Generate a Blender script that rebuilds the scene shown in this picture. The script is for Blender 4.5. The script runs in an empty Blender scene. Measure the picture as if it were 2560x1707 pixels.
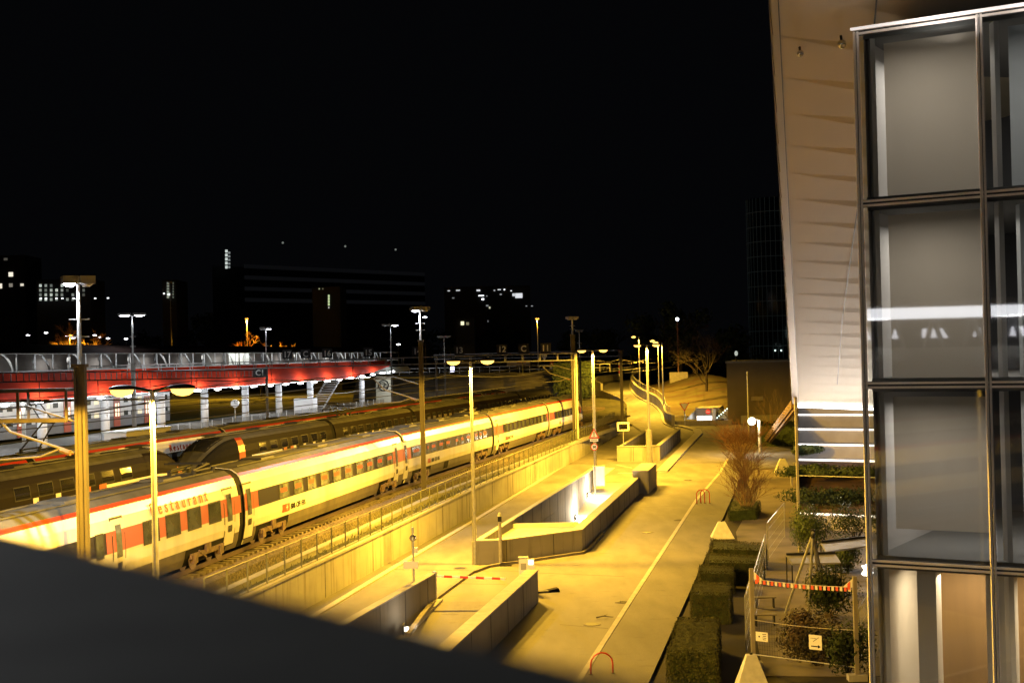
import bpy, bmesh, math, random
from mathutils import Vector, Matrix, noise
from mathutils.geometry import tessellate_polygon
random.seed(7)
S = bpy.context.scene; COL = S.collection
R = math.radians
# ---------------------------------------------------------------- camera
ZC = 10.8; FPX = 3465.0; PITCH = R(0.504); ROLL = 0.024
fw = Vector((0, math.cos(PITCH), math.sin(PITCH)))
u0 = Vector((1,0,0)).cross(fw); r0 = Vector((1,0,0))
CU = math.cos(ROLL)*u0 + math.sin(ROLL)*r0
CR = math.cos(ROLL)*r0 - math.sin(ROLL)*u0
cd = bpy.data.cameras.new('camera'); cam = bpy.data.objects.new('camera', cd); COL.objects.link(cam)
cam.matrix_world = Matrix(((CR.x,CU.x,-fw.x,0),(CR.y,CU.y,-fw.y,0),(CR.z,CU.z,-fw.z,ZC),(0,0,0,1)))
cd.sensor_width = 36; cd.lens = 36*FPX/2560; cd.clip_start = 0.05; cd.clip_end = 5000
cd.dof.use_dof = True; cd.dof.focus_distance = 75; cd.dof.aperture_fstop = 3.1
S.camera = cam
S.render.resolution_x = 1024; S.render.resolution_y = 682
S.view_settings.view_transform = 'Standard'; S.view_settings.look = 'None'
S.view_settings.exposure = 0; S.view_settings.gamma = 1
# night sky: the Nishita sky with the sun below the horizon, almost black
W = bpy.data.worlds.new('World'); S.world = W; W.use_nodes = True
nt = W.node_tree; bg = nt.nodes['Background']
sky = nt.nodes.new('ShaderNodeTexSky'); sky.sky_type = 'NISHITA'; sky.sun_disc = False
sky.sun_elevation = R(-5); sky.sun_rotation = R(180)
mx = nt.nodes.new('ShaderNodeMix'); mx.data_type = 'RGBA'; mx.inputs[0].default_value = 0.02
mx.inputs[6].default_value = (0.0013, 0.0014, 0.0018, 1)
nt.links.new(sky.outputs[0], mx.inputs[7]); nt.links.new(mx.outputs[2], bg.inputs[0])
bg.inputs[1].default_value = 1.0

def ray(u, v): return fw + CR*((u-1280)/FPX) + CU*((853.5-v)/FPX)
def G(u, v, z=0.0):                       # point at height z seen in that direction
    d = ray(u, v); t = (z-ZC)/d.z; return Vector((d.x*t, d.y*t, z))
def D(u, v, y):                           # point at distance y
    d = ray(u, v); t = y/d.y; return Vector((d.x*t, y, ZC+d.z*t))

# ---------------------------------------------------------------- materials
MATS = {}
def mat(name, col, rough=0.6, metal=0.0, ns=None, na=0.25, bump=0.0, stretch=(1,1,1), emit=None, estr=0, spec=0.5, col2=None, detail=4, coord='Object'):
    if name in MATS: return MATS[name]
    m = bpy.data.materials.new(name); m.use_nodes = True; n = m.node_tree; b = n.nodes['Principled BSDF']
    c = (*col, 1); b.inputs['Base Color'].default_value = c
    b.inputs['Roughness'].default_value = rough; b.inputs['Metallic'].default_value = metal
    b.inputs['Specular IOR Level'].default_value = spec
    if emit: b.inputs['Emission Color'].default_value = (*emit, 1); b.inputs['Emission Strength'].default_value = estr
    if ns:
        tc = n.nodes.new('ShaderNodeTexCoord'); mp = n.nodes.new('ShaderNodeMapping'); mp.inputs['Scale'].default_value = stretch
        no = n.nodes.new('ShaderNodeTexNoise'); no.inputs['Scale'].default_value = ns; no.inputs['Detail'].default_value = detail
        rp = n.nodes.new('ShaderNodeValToRGB')
        rp.color_ramp.elements[0].position = 0.3; rp.color_ramp.elements[1].position = 0.72
        lo = col2 if col2 else tuple(x*(1-na) for x in col); hi = col if col2 else tuple(min(1, x*(1+na)) for x in col)
        rp.color_ramp.elements[0].color = (*lo, 1); rp.color_ramp.elements[1].color = (*hi, 1)
        n.links.new(tc.outputs[coord], mp.inputs[0]); n.links.new(mp.outputs[0], no.inputs['Vector'])
        n.links.new(no.outputs['Fac'], rp.inputs[0]); n.links.new(rp.outputs[0], b.inputs['Base Color'])
        if bump:
            bp = n.nodes.new('ShaderNodeBump'); bp.inputs['Strength'].default_value = bump; bp.inputs['Distance'].default_value = 0.05
            n.links.new(no.outputs['Fac'], bp.inputs['Height']); n.links.new(bp.outputs[0], b.inputs['Normal'])
    MATS[name] = m; return m
def emat(name, col, s):
    if name in MATS: return MATS[name]
    m = bpy.data.materials.new(name); m.use_nodes = True; b = m.node_tree.nodes['Principled BSDF']
    b.inputs['Base Color'].default_value = (*col, 1)
    b.inputs['Emission Color'].default_value = (*col, 1); b.inputs['Emission Strength'].default_value = s
    MATS[name] = m; return m
def streaked(name, col, dark, vs=1.0, joint=0.0, direction=None):
    """concrete with vertical rain streaks and cloudy patches"""
    if name in MATS: return MATS[name]
    m = bpy.data.materials.new(name); m.use_nodes = True; n = m.node_tree; b = n.nodes['Principled BSDF']
    b.inputs['Roughness'].default_value = 0.85; b.inputs['Specular IOR Level'].default_value = 0.2
    tc = n.nodes.new('ShaderNodeTexCoord'); mp = n.nodes.new('ShaderNodeMapping'); mp.inputs['Scale'].default_value = (1.6*vs, 1.6*vs, 0.12*vs)
    a = n.nodes.new('ShaderNodeTexNoise'); a.inputs['Scale'].default_value = 1.4; a.inputs['Detail'].default_value = 6; a.inputs['Roughness'].default_value = 0.65
    mp2 = n.nodes.new('ShaderNodeMapping'); mp2.inputs['Scale'].default_value = (.35, .35, .5)
    c = n.nodes.new('ShaderNodeTexNoise'); c.inputs['Scale'].default_value = 1.0; c.inputs['Detail'].default_value = 5
    r1 = n.nodes.new('ShaderNodeValToRGB'); r1.color_ramp.elements[0].position = .30; r1.color_ramp.elements[1].position = .47
    r1.color_ramp.elements[0].color = (*dark, 1); r1.color_ramp.elements[1].color = (*col, 1)
    r2 = n.nodes.new('ShaderNodeValToRGB'); r2.color_ramp.elements[0].position = .3; r2.color_ramp.elements[1].position = .7
    r2.color_ramp.elements[0].color = (.72,.72,.72,1); r2.color_ramp.elements[1].color = (1,1,1,1)
    mu = n.nodes.new('ShaderNodeMix'); mu.data_type = 'RGBA'; mu.blend_type = 'MULTIPLY'; mu.inputs[0].default_value = 1
    n.links.new(tc.outputs['Object'], mp.inputs[0]); n.links.new(mp.outputs[0], a.inputs['Vector']); n.links.new(a.outputs['Fac'], r1.inputs[0])
    n.links.new(tc.outputs['Object'], mp2.inputs[0]); n.links.new(mp2.outputs[0], c.inputs['Vector']); n.links.new(c.outputs['Fac'], r2.inputs[0])
    n.links.new(r1.outputs[0], mu.inputs[6]); n.links.new(r2.outputs[0], mu.inputs[7]); n.links.new(mu.outputs[2], b.inputs['Base Color'])
    MATS[name] = m; return m
def mixshader(name, fac, col, rough=.6, kind='Transparent', grid=None):
    """wire mesh / thin cloth: part lets light through"""
    if name in MATS: return MATS[name]
    m = bpy.data.materials.new(name); m.use_nodes = True; n = m.node_tree; b = n.nodes['Principled BSDF']; o = n.nodes['Material Output']
    b.inputs['Base Color'].default_value = (*col, 1); b.inputs['Roughness'].default_value = rough
    t = n.nodes.new('ShaderNodeBsdf'+kind); x = n.nodes.new('ShaderNodeMixShader'); x.inputs[0].default_value = fac
    if kind == 'Translucent': t.inputs[0].default_value = (*col, 1)
    n.links.new(b.outputs[0], x.inputs[1]); n.links.new(t.outputs[0], x.inputs[2]); n.links.new(x.outputs[0], o.inputs[0])
    MATS[name] = m; return m
def glassmat(name, tint=(.75,.8,.78), refl=0.10, rough=0.0):
    """thin architectural glass: see-through with a clear reflection"""
    if name in MATS: return MATS[name]
    m = bpy.data.materials.new(name); m.use_nodes = True; n = m.node_tree; o = n.nodes['Material Output']
    n.nodes.remove(n.nodes['Principled BSDF'])
    t = n.nodes.new('ShaderNodeBsdfTransparent'); t.inputs[0].default_value = (*tint, 1)
    g = n.nodes.new('ShaderNodeBsdfGlossy'); g.inputs['Roughness'].default_value = rough
    f = n.nodes.new('ShaderNodeFresnel'); f.inputs[0].default_value = 1.5
    ad = n.nodes.new('ShaderNodeMath'); ad.operation = 'ADD'; ad.inputs[1].default_value = refl; ad.use_clamp = True
    x = n.nodes.new('ShaderNodeMixShader')
    n.links.new(f.outputs[0], ad.inputs[0]); n.links.new(ad.outputs[0], x.inputs[0])
    n.links.new(t.outputs[0], x.inputs[1]); n.links.new(g.outputs[0], x.inputs[2]); n.links.new(x.outputs[0], o.inputs[0])
    MATS[name] = m; return m

def groundmat(name, col, pat=.35, grain=.25, rough=.8):
    m = bpy.data.materials.new(name); m.use_nodes = True; n = m.node_tree; b = n.nodes['Principled BSDF']; b.inputs['Roughness'].default_value = rough; b.inputs['Specular IOR Level'].default_value = .3
    tc = n.nodes.new('ShaderNodeTexCoord'); prev = None
    for sc, st, lo, hi, amt, det in ((.11,(1,.4,1),.35,.65,pat,6),(.9,(1,.25,1),.38,.62,pat*.6,8),(26,(1,1,1),.3,.7,grain,3),(2.2,(.5,1,1),.62,.72,-.28,9)):
        mp = n.nodes.new('ShaderNodeMapping'); mp.inputs['Scale'].default_value = st; mp.inputs['Rotation'].default_value = (0,0,-.25); no = n.nodes.new('ShaderNodeTexNoise'); no.inputs['Scale'].default_value = sc; no.inputs['Detail'].default_value = det
        rp_ = n.nodes.new('ShaderNodeValToRGB'); rp_.color_ramp.elements[0].position = lo; rp_.color_ramp.elements[1].position = hi
        c0, c1 = (1-amt, 1.0) if amt > 0 else (1.0, 1+amt)
        rp_.color_ramp.elements[0].color = (c0,c0,c0,1); rp_.color_ramp.elements[1].color = (c1,c1,c1,1)
        n.links.new(tc.outputs['Object'], mp.inputs[0]); n.links.new(mp.outputs[0], no.inputs['Vector']); n.links.new(no.outputs['Fac'], rp_.inputs[0])
        mu = n.nodes.new('ShaderNodeMix'); mu.data_type = 'RGBA'; mu.blend_type = 'MULTIPLY'; mu.inputs[0].default_value = 1
        if prev is None: mu.inputs[6].default_value = (*col,1)
        else: n.links.new(prev, mu.inputs[6])
        n.links.new(rp_.outputs[0], mu.inputs[7]); prev = mu.outputs[2]
    n.links.new(prev, b.inputs['Base Color']); MATS[name] = m; return m
M_road = groundmat('asphalt_road', (.275,.26,.24))
M_pave = groundmat('pale_paving', (.31,.30,.28), .3)
M_walk = groundmat('sidewalk', (.205,.195,.185), .35)
M_ground = mat('ground_soil', (.05,.045,.035), .95, ns=.15, na=.4, spec=.1)
M_grass = mat('grass_rough', (.045,.06,.02), .95, ns=.9, na=.5, bump=.4, spec=.1)
M_kerb = mat('kerb_stone', (.42,.4,.37), .8, ns=3, na=.15, spec=.3)
M_kerbdark = mat('kerb_dark', (.16,.14,.12), .8, ns=3, na=.2)
M_conc = streaked('concrete_stained', (.44,.43,.39), (.24,.21,.16), .8)
M_concd = streaked('concrete_grey', (.32,.30,.27), (.20,.185,.16), 1.2)
M_conct = mat('concrete_coping', (.36,.35,.33), .8, ns=2, na=.15)
M_line = mat('white_marking', (.6,.6,.58), .7, ns=6, na=.2)
M_joint = mat('joint_tar', (.03,.028,.025), .7)
M_ballast = mat('ballast_stones', (.16,.13,.10), .95, ns=9, na=.75, bump=1.0, spec=.1, detail=3)
M_verge = mat('track_verge', (.13,.12,.065), .95, ns=1.1, na=.75, bump=.6, spec=.1, detail=8, col2=(.035,.04,.018))
M_rail = mat('rail_steel', (.32,.25,.2), .35, .9)
M_steel = mat('galvanised_steel', (.42,.42,.40), .45, .6, ns=5, na=.15)
M_post = mat('weathered_mast', (.065,.055,.045), .7, .1, ns=4, na=.25, stretch=(1,1,.2))
M_dark = mat('dark_metal', (.02,.02,.02), .6, 0, spec=.25)
M_black = mat('black_rubber', (.006,.006,.006), .8, spec=.08)
M_white = mat('white_paint', (.72,.71,.68), .28, ns=.6, na=.05)
M_body = mat('coach_white', (.62,.62,.60), .3, ns=1.1, na=.11, stretch=(1.2,1,.35), detail=8)
M_skirt = mat('coach_skirt', (.095,.085,.07), .5, ns=1.5, na=.25)
M_band = mat('coach_band_dark', (.013,.011,.009), .4, spec=.15)
M_red = mat('coach_red', (.36,.03,.014), .35)
M_orange = mat('coach_orange_red', (.40,.075,.02), .35)
M_roof = mat('coach_roof', (.065,.065,.058), .65, spec=.2, ns=1.2, na=.3)
M_roofpale = mat('coach_roof_pale', (.16,.18,.17), .5, ns=1.2, na=.2)
M_brown = mat('coach_dark_brown', (.013,.010,.008), .55, spec=.03)
M_glassd = mat('window_glass_dark', (.02,.02,.02), .06, spec=.9)
M_winlit = mat('window_pane_pale', (.12,.135,.13), .12, ns=2.2, na=.6, spec=.6)
M_seat = mat('seat_red', (.40,.04,.03), .8)
M_bogie = mat('bogie_rust', (.13,.085,.06), .75, .3, ns=4, na=.4)
M_glassr = mat('window_glass_grey', (.06,.07,.065), .08, spec=.9, ns=1.2, na=.5)
SOD = (1.0, .54, .042)
M_sod = emat('sodium_lens', (1.0,.58,.12), 2.8)
M_sodfar = emat('sodium_lens_far', (1.0,.45,.06), 2.6)
M_led = emat('white_led', (.93,.95,1.0), 6)
M_ledhot = emat('white_led_hot', (1.0,.97,.93), 14)
M_canlamp = emat('canopy_lamp', (.95,.96,1.0), 16)

# ---------------------------------------------------------------- mesh builder
class MB:
    def __init__(s, off=None): s.v = []; s.f = []; s.off = Vector(off) if off is not None else Vector((0,0,0)); s.sm = False
    def add(s, vs, fs):
        n = len(s.v); s.v += [tuple(Vector(v)-s.off) for v in vs]; s.f += [tuple(i+n for i in f) for f in fs]; return s
    def quad(s, a, b, c, d): return s.add([a,b,c,d], [(0,1,2,3)])
    def box(s, c, size, rz=0.0, rx=0.0, top=1.0):
        hx, hy, hz = size[0]/2, size[1]/2, size[2]/2
        Mx = Matrix.Rotation(rz, 3, 'Z') @ Matrix.Rotation(rx, 3, 'X'); c = Vector(c)
        vs = [c + Mx @ Vector((x*hx*(top if z > 0 else 1), y*hy*(top if z > 0 else 1), z*hz)) for z in (-1,1) for x, y in ((-1,-1),(1,-1),(1,1),(-1,1))]
        return s.add(vs, [(0,3,2,1),(4,5,6,7),(0,1,5,4),(1,2,6,5),(2,3,7,6),(3,0,4,7)])
    def beam(s, a, b, w, h):               # a straight box from a to b
        a, b = Vector(a), Vector(b); d = (b-a).normalized()
        up = Vector((0,0,1)) if abs(d.z) < .95 else Vector((0,1,0))
        sd = d.cross(up).normalized(); uu = sd.cross(d)
        vs = [p + sd*(i*w/2) + uu*(j*h/2) for p in (a,b) for i, j in ((-1,-1),(1,-1),(1,1),(-1,1))]
        return s.add(vs, [(0,1,2,3),(7,6,5,4),(0,4,5,1),(1,5,6,2),(2,6,7,3),(3,7,4,0)])
    def tube(s, pts, r, n=8, r2=None):
        pts = [Vector(p) for p in pts]; rings = []
        for i, p in enumerate(pts):
            d = ((pts[i+1] if i+1 < len(pts) else p) - (pts[i-1] if i > 0 else p)).normalized()
            up = Vector((0,0,1)) if abs(d.z) < .9 else Vector((0,1,0))
            a = d.cross(up).normalized(); b = d.cross(a)
            rr = r if r2 is None else r + (r2-r)*i/(len(pts)-1)
            rings.append([p + a*rr*math.cos(2*math.pi*k/n) + b*rr*math.sin(2*math.pi*k/n) for k in range(n)])
        vs = [v for q in rings for v in q]; fs = []
        for i in range(len(rings)-1):
            for k in range(n): fs.append((i*n+k, i*n+(k+1)%n, (i+1)*n+(k+1)%n, (i+1)*n+k))
        fs.append(tuple(range(n-1,-1,-1))); fs.append(tuple((len(rings)-1)*n+k for k in range(n)))
        return s.add(vs, fs)
    def prism(s, poly, z0, z1):
        P = [Vector((p[0],p[1],0)) for p in poly]; n = len(P)
        ar = sum(P[i].x*P[(i+1)%n].y-P[(i+1)%n].x*P[i].y for i in range(n))
        if ar < 0: P.reverse()
        f0 = (lambda i: z0) if not isinstance(z0, (list,tuple)) else None
        vs = [(p.x,p.y,z0) for p in P] + [(p.x,p.y,z1) for p in P]
        tr = tessellate_polygon([P])
        fs = [tuple(reversed([a for a in t])) for t in tr] + [tuple(a+n for a in t) for t in tr]
        fs += [(i,(i+1)%n,(i+1)%n+n,i+n) for i in range(n)]
        return s.add(vs, fs)
    def ball(s, c, r, n=10, m=6, sc=(1,1,1)):
        c = Vector(c); vs = []; fs = []
        for i in range(m+1):
            t = math.pi*i/m
            for k in range(n): vs.append(c + Vector((r*sc[0]*math.sin(t)*math.cos(2*math.pi*k/n), r*sc[1]*math.sin(t)*math.sin(2*math.pi*k/n), r*sc[2]*math.cos(t))))
        for i in range(m):
            for k in range(n): fs.append((i*n+k, (i+1)*n+k, (i+1)*n+(k+1)%n, i*n+(k+1)%n))
        return s.add(vs, fs)
    def build(s, name, m, parent=None, smooth=False, fixn=True):
        me = bpy.data.meshes.new(name); me.from_pydata(s.v, [], s.f); me.validate()
        if fixn:
            bm = bmesh.new(); bm.from_mesh(me); bmesh.ops.remove_doubles(bm, verts=bm.verts, dist=1e-5)
            bmesh.ops.recalc_face_normals(bm, faces=bm.faces); bm.to_mesh(me); bm.free()
        if smooth: me.polygons.foreach_set('use_smooth', [True]*len(me.polygons))
        me.materials.append(m)
        o = bpy.data.objects.new(name, me); COL.objects.link(o)
        if parent: o.parent = parent
        return o
def tag(o, label, cat, group=None):
    o['label'] = label; o['category'] = cat
    if group: o['group'] = group
    return o
def struct(o): o['kind'] = 'structure'; return o
def stuff(o, label, cat): o['kind'] = 'stuff'; o['label'] = label; o['category'] = cat; return o
def thing(name, label, cat, loc=(0,0,0), rz=0, group=None):
    o = bpy.data.objects.new(name, None); o.empty_display_size = .3; COL.objects.link(o)
    o.location = loc; o.rotation_euler = (0,0,rz); return tag(o, label, cat, group)
def copy_tree(o, parent=None):
    c = o.copy(); COL.objects.link(c)
    if parent: c.parent = parent
    for ch in list(o.children): copy_tree(ch, c)
    return c
def light(kind, loc, power, col, parent=None, size=.15, name='lamp_light', rot=None, **k):
    L = bpy.data.lights.new(name, kind); L.energy = power; L.color = col
    if kind == 'AREA':
        L.size = size
        for a, b in k.items(): setattr(L, a, b)
    else:
        L.shadow_soft_size = size
        for a, b in k.items(): setattr(L, a, b)
    o = bpy.data.objects.new(name, L); COL.objects.link(o); o.location = loc
    if rot: o.rotation_euler = rot
    if parent: o.parent = parent
    return o
def textmesh(name, s, size, m, parent, mtx, ext=.01, align='LEFT', bold=0, space=1.0):
    c = bpy.data.curves.new(name, 'FONT'); c.body = s; c.size = size; c.extrude = ext; c.align_x = align; c.offset = bold; c.space_character = space
    c.resolution_u = 3
    t = bpy.data.objects.new(name+'_tmp', c); COL.objects.link(t)
    dg = bpy.context.evaluated_depsgraph_get(); me = bpy.data.meshes.new_from_object(t.evaluated_get(dg))
    bpy.data.objects.remove(t); me.transform(mtx); me.materials.clear(); me.materials.append(m)
    o = bpy.data.objects.new(name, me); COL.objects.link(o)
    if parent: o.parent = parent
    return o
def sheet(name, outer, holes, z, m):       # a horizontal sheet with holes
    loops = [[Vector((p[0],p[1],0)) for p in outer]] + [[Vector((p[0],p[1],0)) for p in h] for h in holes]
    tr = tessellate_polygon(loops); vs = [(p.x,p.y,z) for l in loops for p in l]
    me = bpy.data.meshes.new(name); me.from_pydata(vs, [], [tuple(t) for t in tr]); me.validate()
    bm = bmesh.new(); bm.from_mesh(me)
    for f in bm.faces:
        f.normal_update()
        if f.normal.z < 0: f.normal_flip()
    bm.to_mesh(me); bm.free(); me.materials.append(m)
    o = bpy.data.objects.new(name, me); COL.objects.link(o); return struct(o)
def xy(v): return (v.x, v.y)
def offs(line, d):                          # polyline shifted to its right by d
    out = []
    for i, p in enumerate(line):
        a = line[max(i-1,0)]; b = line[min(i+1,len(line)-1)]
        t = Vector((b[0]-a[0], b[1]-a[1])).normalized(); out.append((p[0]+t.y*d, p[1]-t.x*d))
    return out
def strip(mb, line, w0, w1, z0, z1):        # wall or kerb along a polyline, between two side offsets
    a = offs(line, w0); b = offs(line, w1)
    for i in range(len(line)-1):
        vs = [(*a[i],z0),(*b[i],z0),(*b[i+1],z0),(*a[i+1],z0),(*a[i],z1),(*b[i],z1),(*b[i+1],z1),(*a[i+1],z1)]
        fs = [(0,1,2,3),(4,7,6,5),(0,4,5,1),(2,6,7,3),(1,5,6,2),(3,7,4,0)]
        if i > 0: fs.remove((0,4,5,1))
        if i < len(line)-2: fs.remove((2,6,7,3))
        mb.add(vs, fs)
    return mb

# ================================================================ GROUND, ROADS, RAMPS
def lerp(a, b, t): return a + (b-a)*t
def ext(a, b, y):                            # extend line a-b to distance y
    t = (y-a[1])/(b[1]-a[1]); return (a[0]+(b[0]-a[0])*t, y)
wa, wb = xy(G(900,1448)), xy(G(1454,1143))
WALL = [ext(wa,wb,8), wa, xy(G(1190,1285)), wb, xy(G(1547,1083))]
# underpass ramp near the camera (between two short walls)
r1_lf = xy(G(1090,1503)); r1_rf = xy(G(1318,1503))
r1_ln_ = xy(G(901,1538,1.25)); r1_rn_ = xy(G(1105,1606,1.4))
r1_ln = ext(r1_ln_, r1_lf, 24); r1_rn = ext(r1_rn_, r1_rf, 24)
HOLE1 = [r1_lf, r1_rf, r1_rn, r1_ln]
# middle underpass ramp
lw0 = xy(G(1205,1347,1.25)); lw1 = xy(G(1487,1170,1.25))
rb = xy(G(1456,1381)); re = xy(G(1617,1215))
R2w = .5
t = Vector((re[0]-rb[0], re[1]-rb[1])).normalized()
rbi = (rb[0]-t.y*R2w, rb[1]+t.x*R2w+.2); rei = (re[0]-t.y*R2w, re[1]+t.x*R2w)
fl = (lw0[0]+.15, lw0[1]+.25); fr = (G(1258,1410).x+.1, G(1258,1410).y+.6)
HOLE2 = [fl, fr, rbi, rei, (rei[0]-.3, 114.5), (lw1[0]+.05, 114.5)]
# third, far ramp box
b_fl, b_fr = xy(G(1543,1153)), xy(G(1650,1151)); b_br = xy(G(1702,1102)); b_bl = xy(G(1616,1073,1.5))
HOLE3 = [(b_fl[0]+.35,b_fl[1]+.4),(b_fr[0]-.4,b_fr[1]+.4),(b_br[0]-.5,b_br[1]),(b_bl[0]+.35,b_bl[1])]
HOLES = [HOLE1, HOLE2, HOLE3]
sheet('ground', [(-2500,-300),(2500,-300),(2500,3000),(-2500,3000)], HOLES, -.004, M_ground)
kr = [xy(G(1486,1651)), xy(G(1600,1472)), xy(G(1742,1253)), xy(G(1800,1185)), xy(G(1838,1120))]
kr0 = ext(kr[0], kr[1], 8)
re_edge = [xy(G(1643,1665)), xy(G(1828,1252)), xy(G(1860,1175))]
WF = xy(G(1563,1072))
road_poly = [WALL[0], WALL[1], WALL[2], WALL[3], WALL[4], (WALL[4][0]+3, 205), (62, 215), (64, 150), kr[4], kr[3], kr[2], kr[1], kr[0], kr0]
sheet('road', road_poly, HOLES, 0, M_road)
re0 = ext(re_edge[0], re_edge[1], 8)
sheet('pavement', [kr0]+kr+[(64,150),(40,126), re_edge[2], re_edge[1], re_edge[0], re0], [], .09, M_walk)
# kerb between road and pavement, left kerb line, curved kerb
struct(strip(MB(), [kr0]+kr, -.14, .06, -.02, .11).build('pavement_kerb', M_kerb))
K1 = [xy(G(820,1520)), xy(G(1000,1411)), xy(G(1190,1300)), xy(G(1380,1183)), xy(G(1560,1073))]
K1 = [ext(K1[0],K1[1],8)] + K1
struct(strip(MB(), K1, -.15, .15, -.02, .08).build('left_kerb', M_kerb))
sheet('verge_strip', WALL[:4] + [xy(G(1540,1085))] + list(reversed(K1[:-1])), [], .03, M_walk)
K2 = [(1020,1590),(1060,1535),(1091,1498),(1140,1462),(1178,1434),(1219,1419),(1257,1412),(1334,1402),(1400,1392),(1456,1384),(1475,1372),(1506,1337)]
struct(strip(MB(), [xy(G(*p)) for p in K2], -.1, .1, -.02, .13).build('curved_kerb', M_kerbdark))
# median island near the far ramp
isl = [(1655,1180),(1700,1132),(1746,1085),(1742,1076),(1715,1069),(1668,1060),(1650,1042)]
struct(strip(MB(), [xy(G(*p)) for p in isl], -.5, .5, -.02, .16).build('median_kerb', M_kerb))
# tar joints across the concrete lanes
jm = MB()
for a, b in [((940,1422),(1300,1427)),((1340,1431),(1560,1440)),((1390,1197),(1480,1196)),((1150,1458),(1262,1460)),((1560,1165),(1690,1180)),((1620,1199),(1790,1196)),((1600,1268),(1740,1262)),((1380,1105),(1470,1105)),((1700,1104),(1800,1102)),((1400,1560),(1520,1570)),((1500,1198),(1583,1199))]:
    p, q = G(*a, .004), G(*b, .004); n = (q-p).normalized().cross(Vector((0,0,1)))*.04
    jm.quad(p-n, q-n, q+n, p+n)
struct(jm.build('tar_joints', M_joint))
mm = MB()
def mark(a, b, w, z=.004):
    p, q = G(*a, z), G(*b, z); n = (q-p).normalized().cross(Vector((0,0,1)))*w/2; mm.quad(p-n, q-n, q+n, p+n)
mark((1497,1190),(1525,1169),.9); mark((1545,1182),(1582,1182),.35); mark((1542,1162),(1580,1169),.12)
struct(mm.build('road_markings', M_line))

# ---- retaining wall along the tracks
w = thing('retaining_wall', 'long pale stained concrete retaining wall below the track fence', 'wall', (wa[0],wa[1],0))
strip(MB(w.location), WALL, -.35, 0, -.3, 1.68).build('wall_panel', M_conc, w)
strip(MB(w.location), WALL, -.42, .06, 1.68, 1.78).build('coping', M_conct, w)
jt = MB(w.location)
def along(line, s):
    for i in range(len(line)-1):
        a, b = Vector(line[i]), Vector(line[i+1]); L = (b-a).length
        if s <= L or i == len(line)-2: return a+(b-a)*(s/L), (b-a).normalized()
        s -= L
def length(line): return sum((Vector(line[i+1])-Vector(line[i])).length for i in range(len(line)-1))
s = 3
while s < length(WALL)-1:
    p, d = along(WALL, s); n = Vector((d.y,-d.x)); q = p+n*.002
    jt.box((q.x,q.y,.84), (.04,.012,1.66), math.atan2(d.y,d.x)); s += 7.5
jt.build('panel_joint', M_joint, w)

# ---- ramp 1
def rampfloor(name, poly_far, poly_near, z0, z1, m):
    a, b = poly_far; c, d = poly_near
    mb = MB(); mb.add([(*a,z0),(*b,z0),(*d,z1),(*c,z1)], [(0,1,2,3)]); return struct(mb.build(name, m))
rampfloor('ramp_surface', (r1_lf, r1_rf), (r1_ln, r1_rn), 0, -3.7, M_road)
def wallthing(label, line, w0, w1, zb, zt, cope=True, m=None, name='ramp_wall', cm=None):
    o = thing(name, label, 'wall', (line[0][0], line[0][1], 0))
    strip(MB(o.location), line, w0, w1, zb, zt).build('wall_panel', m or M_concd, o)
    lo, hi = min(w0,w1), max(w0,w1)
    strip(MB(o.location), line, lo-.03, hi+.03, zt, zt+.06).build('coping', cm or M_conct, o)
    jm_ = MB(o.location); s_ = 1.6; Lw_ = length(line)
    while s_ < Lw_-.5:
        p, d = along(line, s_)
        for w_ in (lo-.003, hi+.003):
            q = p+Vector((d.y,-d.x))*w_; jm_.box((q.x,q.y,(max(zb,-3)+zt)/2), (.035,.012,zt-max(zb,-3)), math.atan2(d.y,d.x))
        s_ += 3.2
    q0_, q1_ = offs(line, hi+.004), offs(line, lo-.004)
    jm_.build('panel_joint', M_joint, o)
    return o
wallthing('low grey streaked wall left of the ramp with the barrier boom', [r1_ln, r1_lf], -.3, 0, -4, 1.2, m=M_concd)
wallthing('wide pale topped wall right of the ramp with the barrier boom', [r1_rn, r1_rf], 0, .5, -4, 1.33, m=M_concd, cm=M_kerb)
# drain kerb inside ramp 1
struct(MB().add([(r1_lf[0]+.05,r1_lf[1],.12),(r1_lf[0]+.3,r1_lf[1],.12),(r1_ln[0]+.3,r1_ln[1],-3.58),(r1_ln[0]+.05,r1_ln[1],-3.58),
                 (r1_lf[0]+.05,r1_lf[1],-.2),(r1_lf[0]+.3,r1_lf[1],-.2),(r1_ln[0]+.3,r1_ln[1],-3.9),(r1_ln[0]+.05,r1_ln[1],-3.9)],
                [(0,1,2,3),(4,7,6,5),(1,5,6,2),(0,3,7,4),(0,4,5,1)]).build('ramp_kerb', M_kerb))
# ---- ramp 2
zf = -.13*(114.5-72)
rampfloor('ramp_surface', ((lw1[0]-.1,114.5),(rei[0]+.3,114.5)), ((lw0[0]-.1,72),(rbi[0]+3,72)), 0, zf, M_pave)
wallthing('grey wall lit by two low wall lamps on the left of the middle ramp', [lw0, lw1], -.25, 0, -6.2, 1.2)
nose = [xy(G(1192,1412)), xy(G(1257,1410)), rb, re]
wallthing('long dark angled wall around the nose and right side of the middle ramp', nose, -.5, 0, -6.2, 1.2)
# end piece, joined to the left wall
cb = thing('raised_wall_box', 'small raised concrete block at the far end of the long dark wall', 'wall', (re[0],re[1],0))
q = [xy(G(1581,1176,1.75)), xy(G(1621,1176,1.75)), xy(G(1641,1158,1.75)), xy(G(1603,1158,1.75))]
MB(cb.location).prism(q, -.1, 1.68).build('block', M_concd, cb)
MB(cb.location).prism([(p[0]+(p[0]-cb.location.x)*.01, p[1]) for p in q], 1.685, 1.76).build('coping', M_conct, cb)
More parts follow.
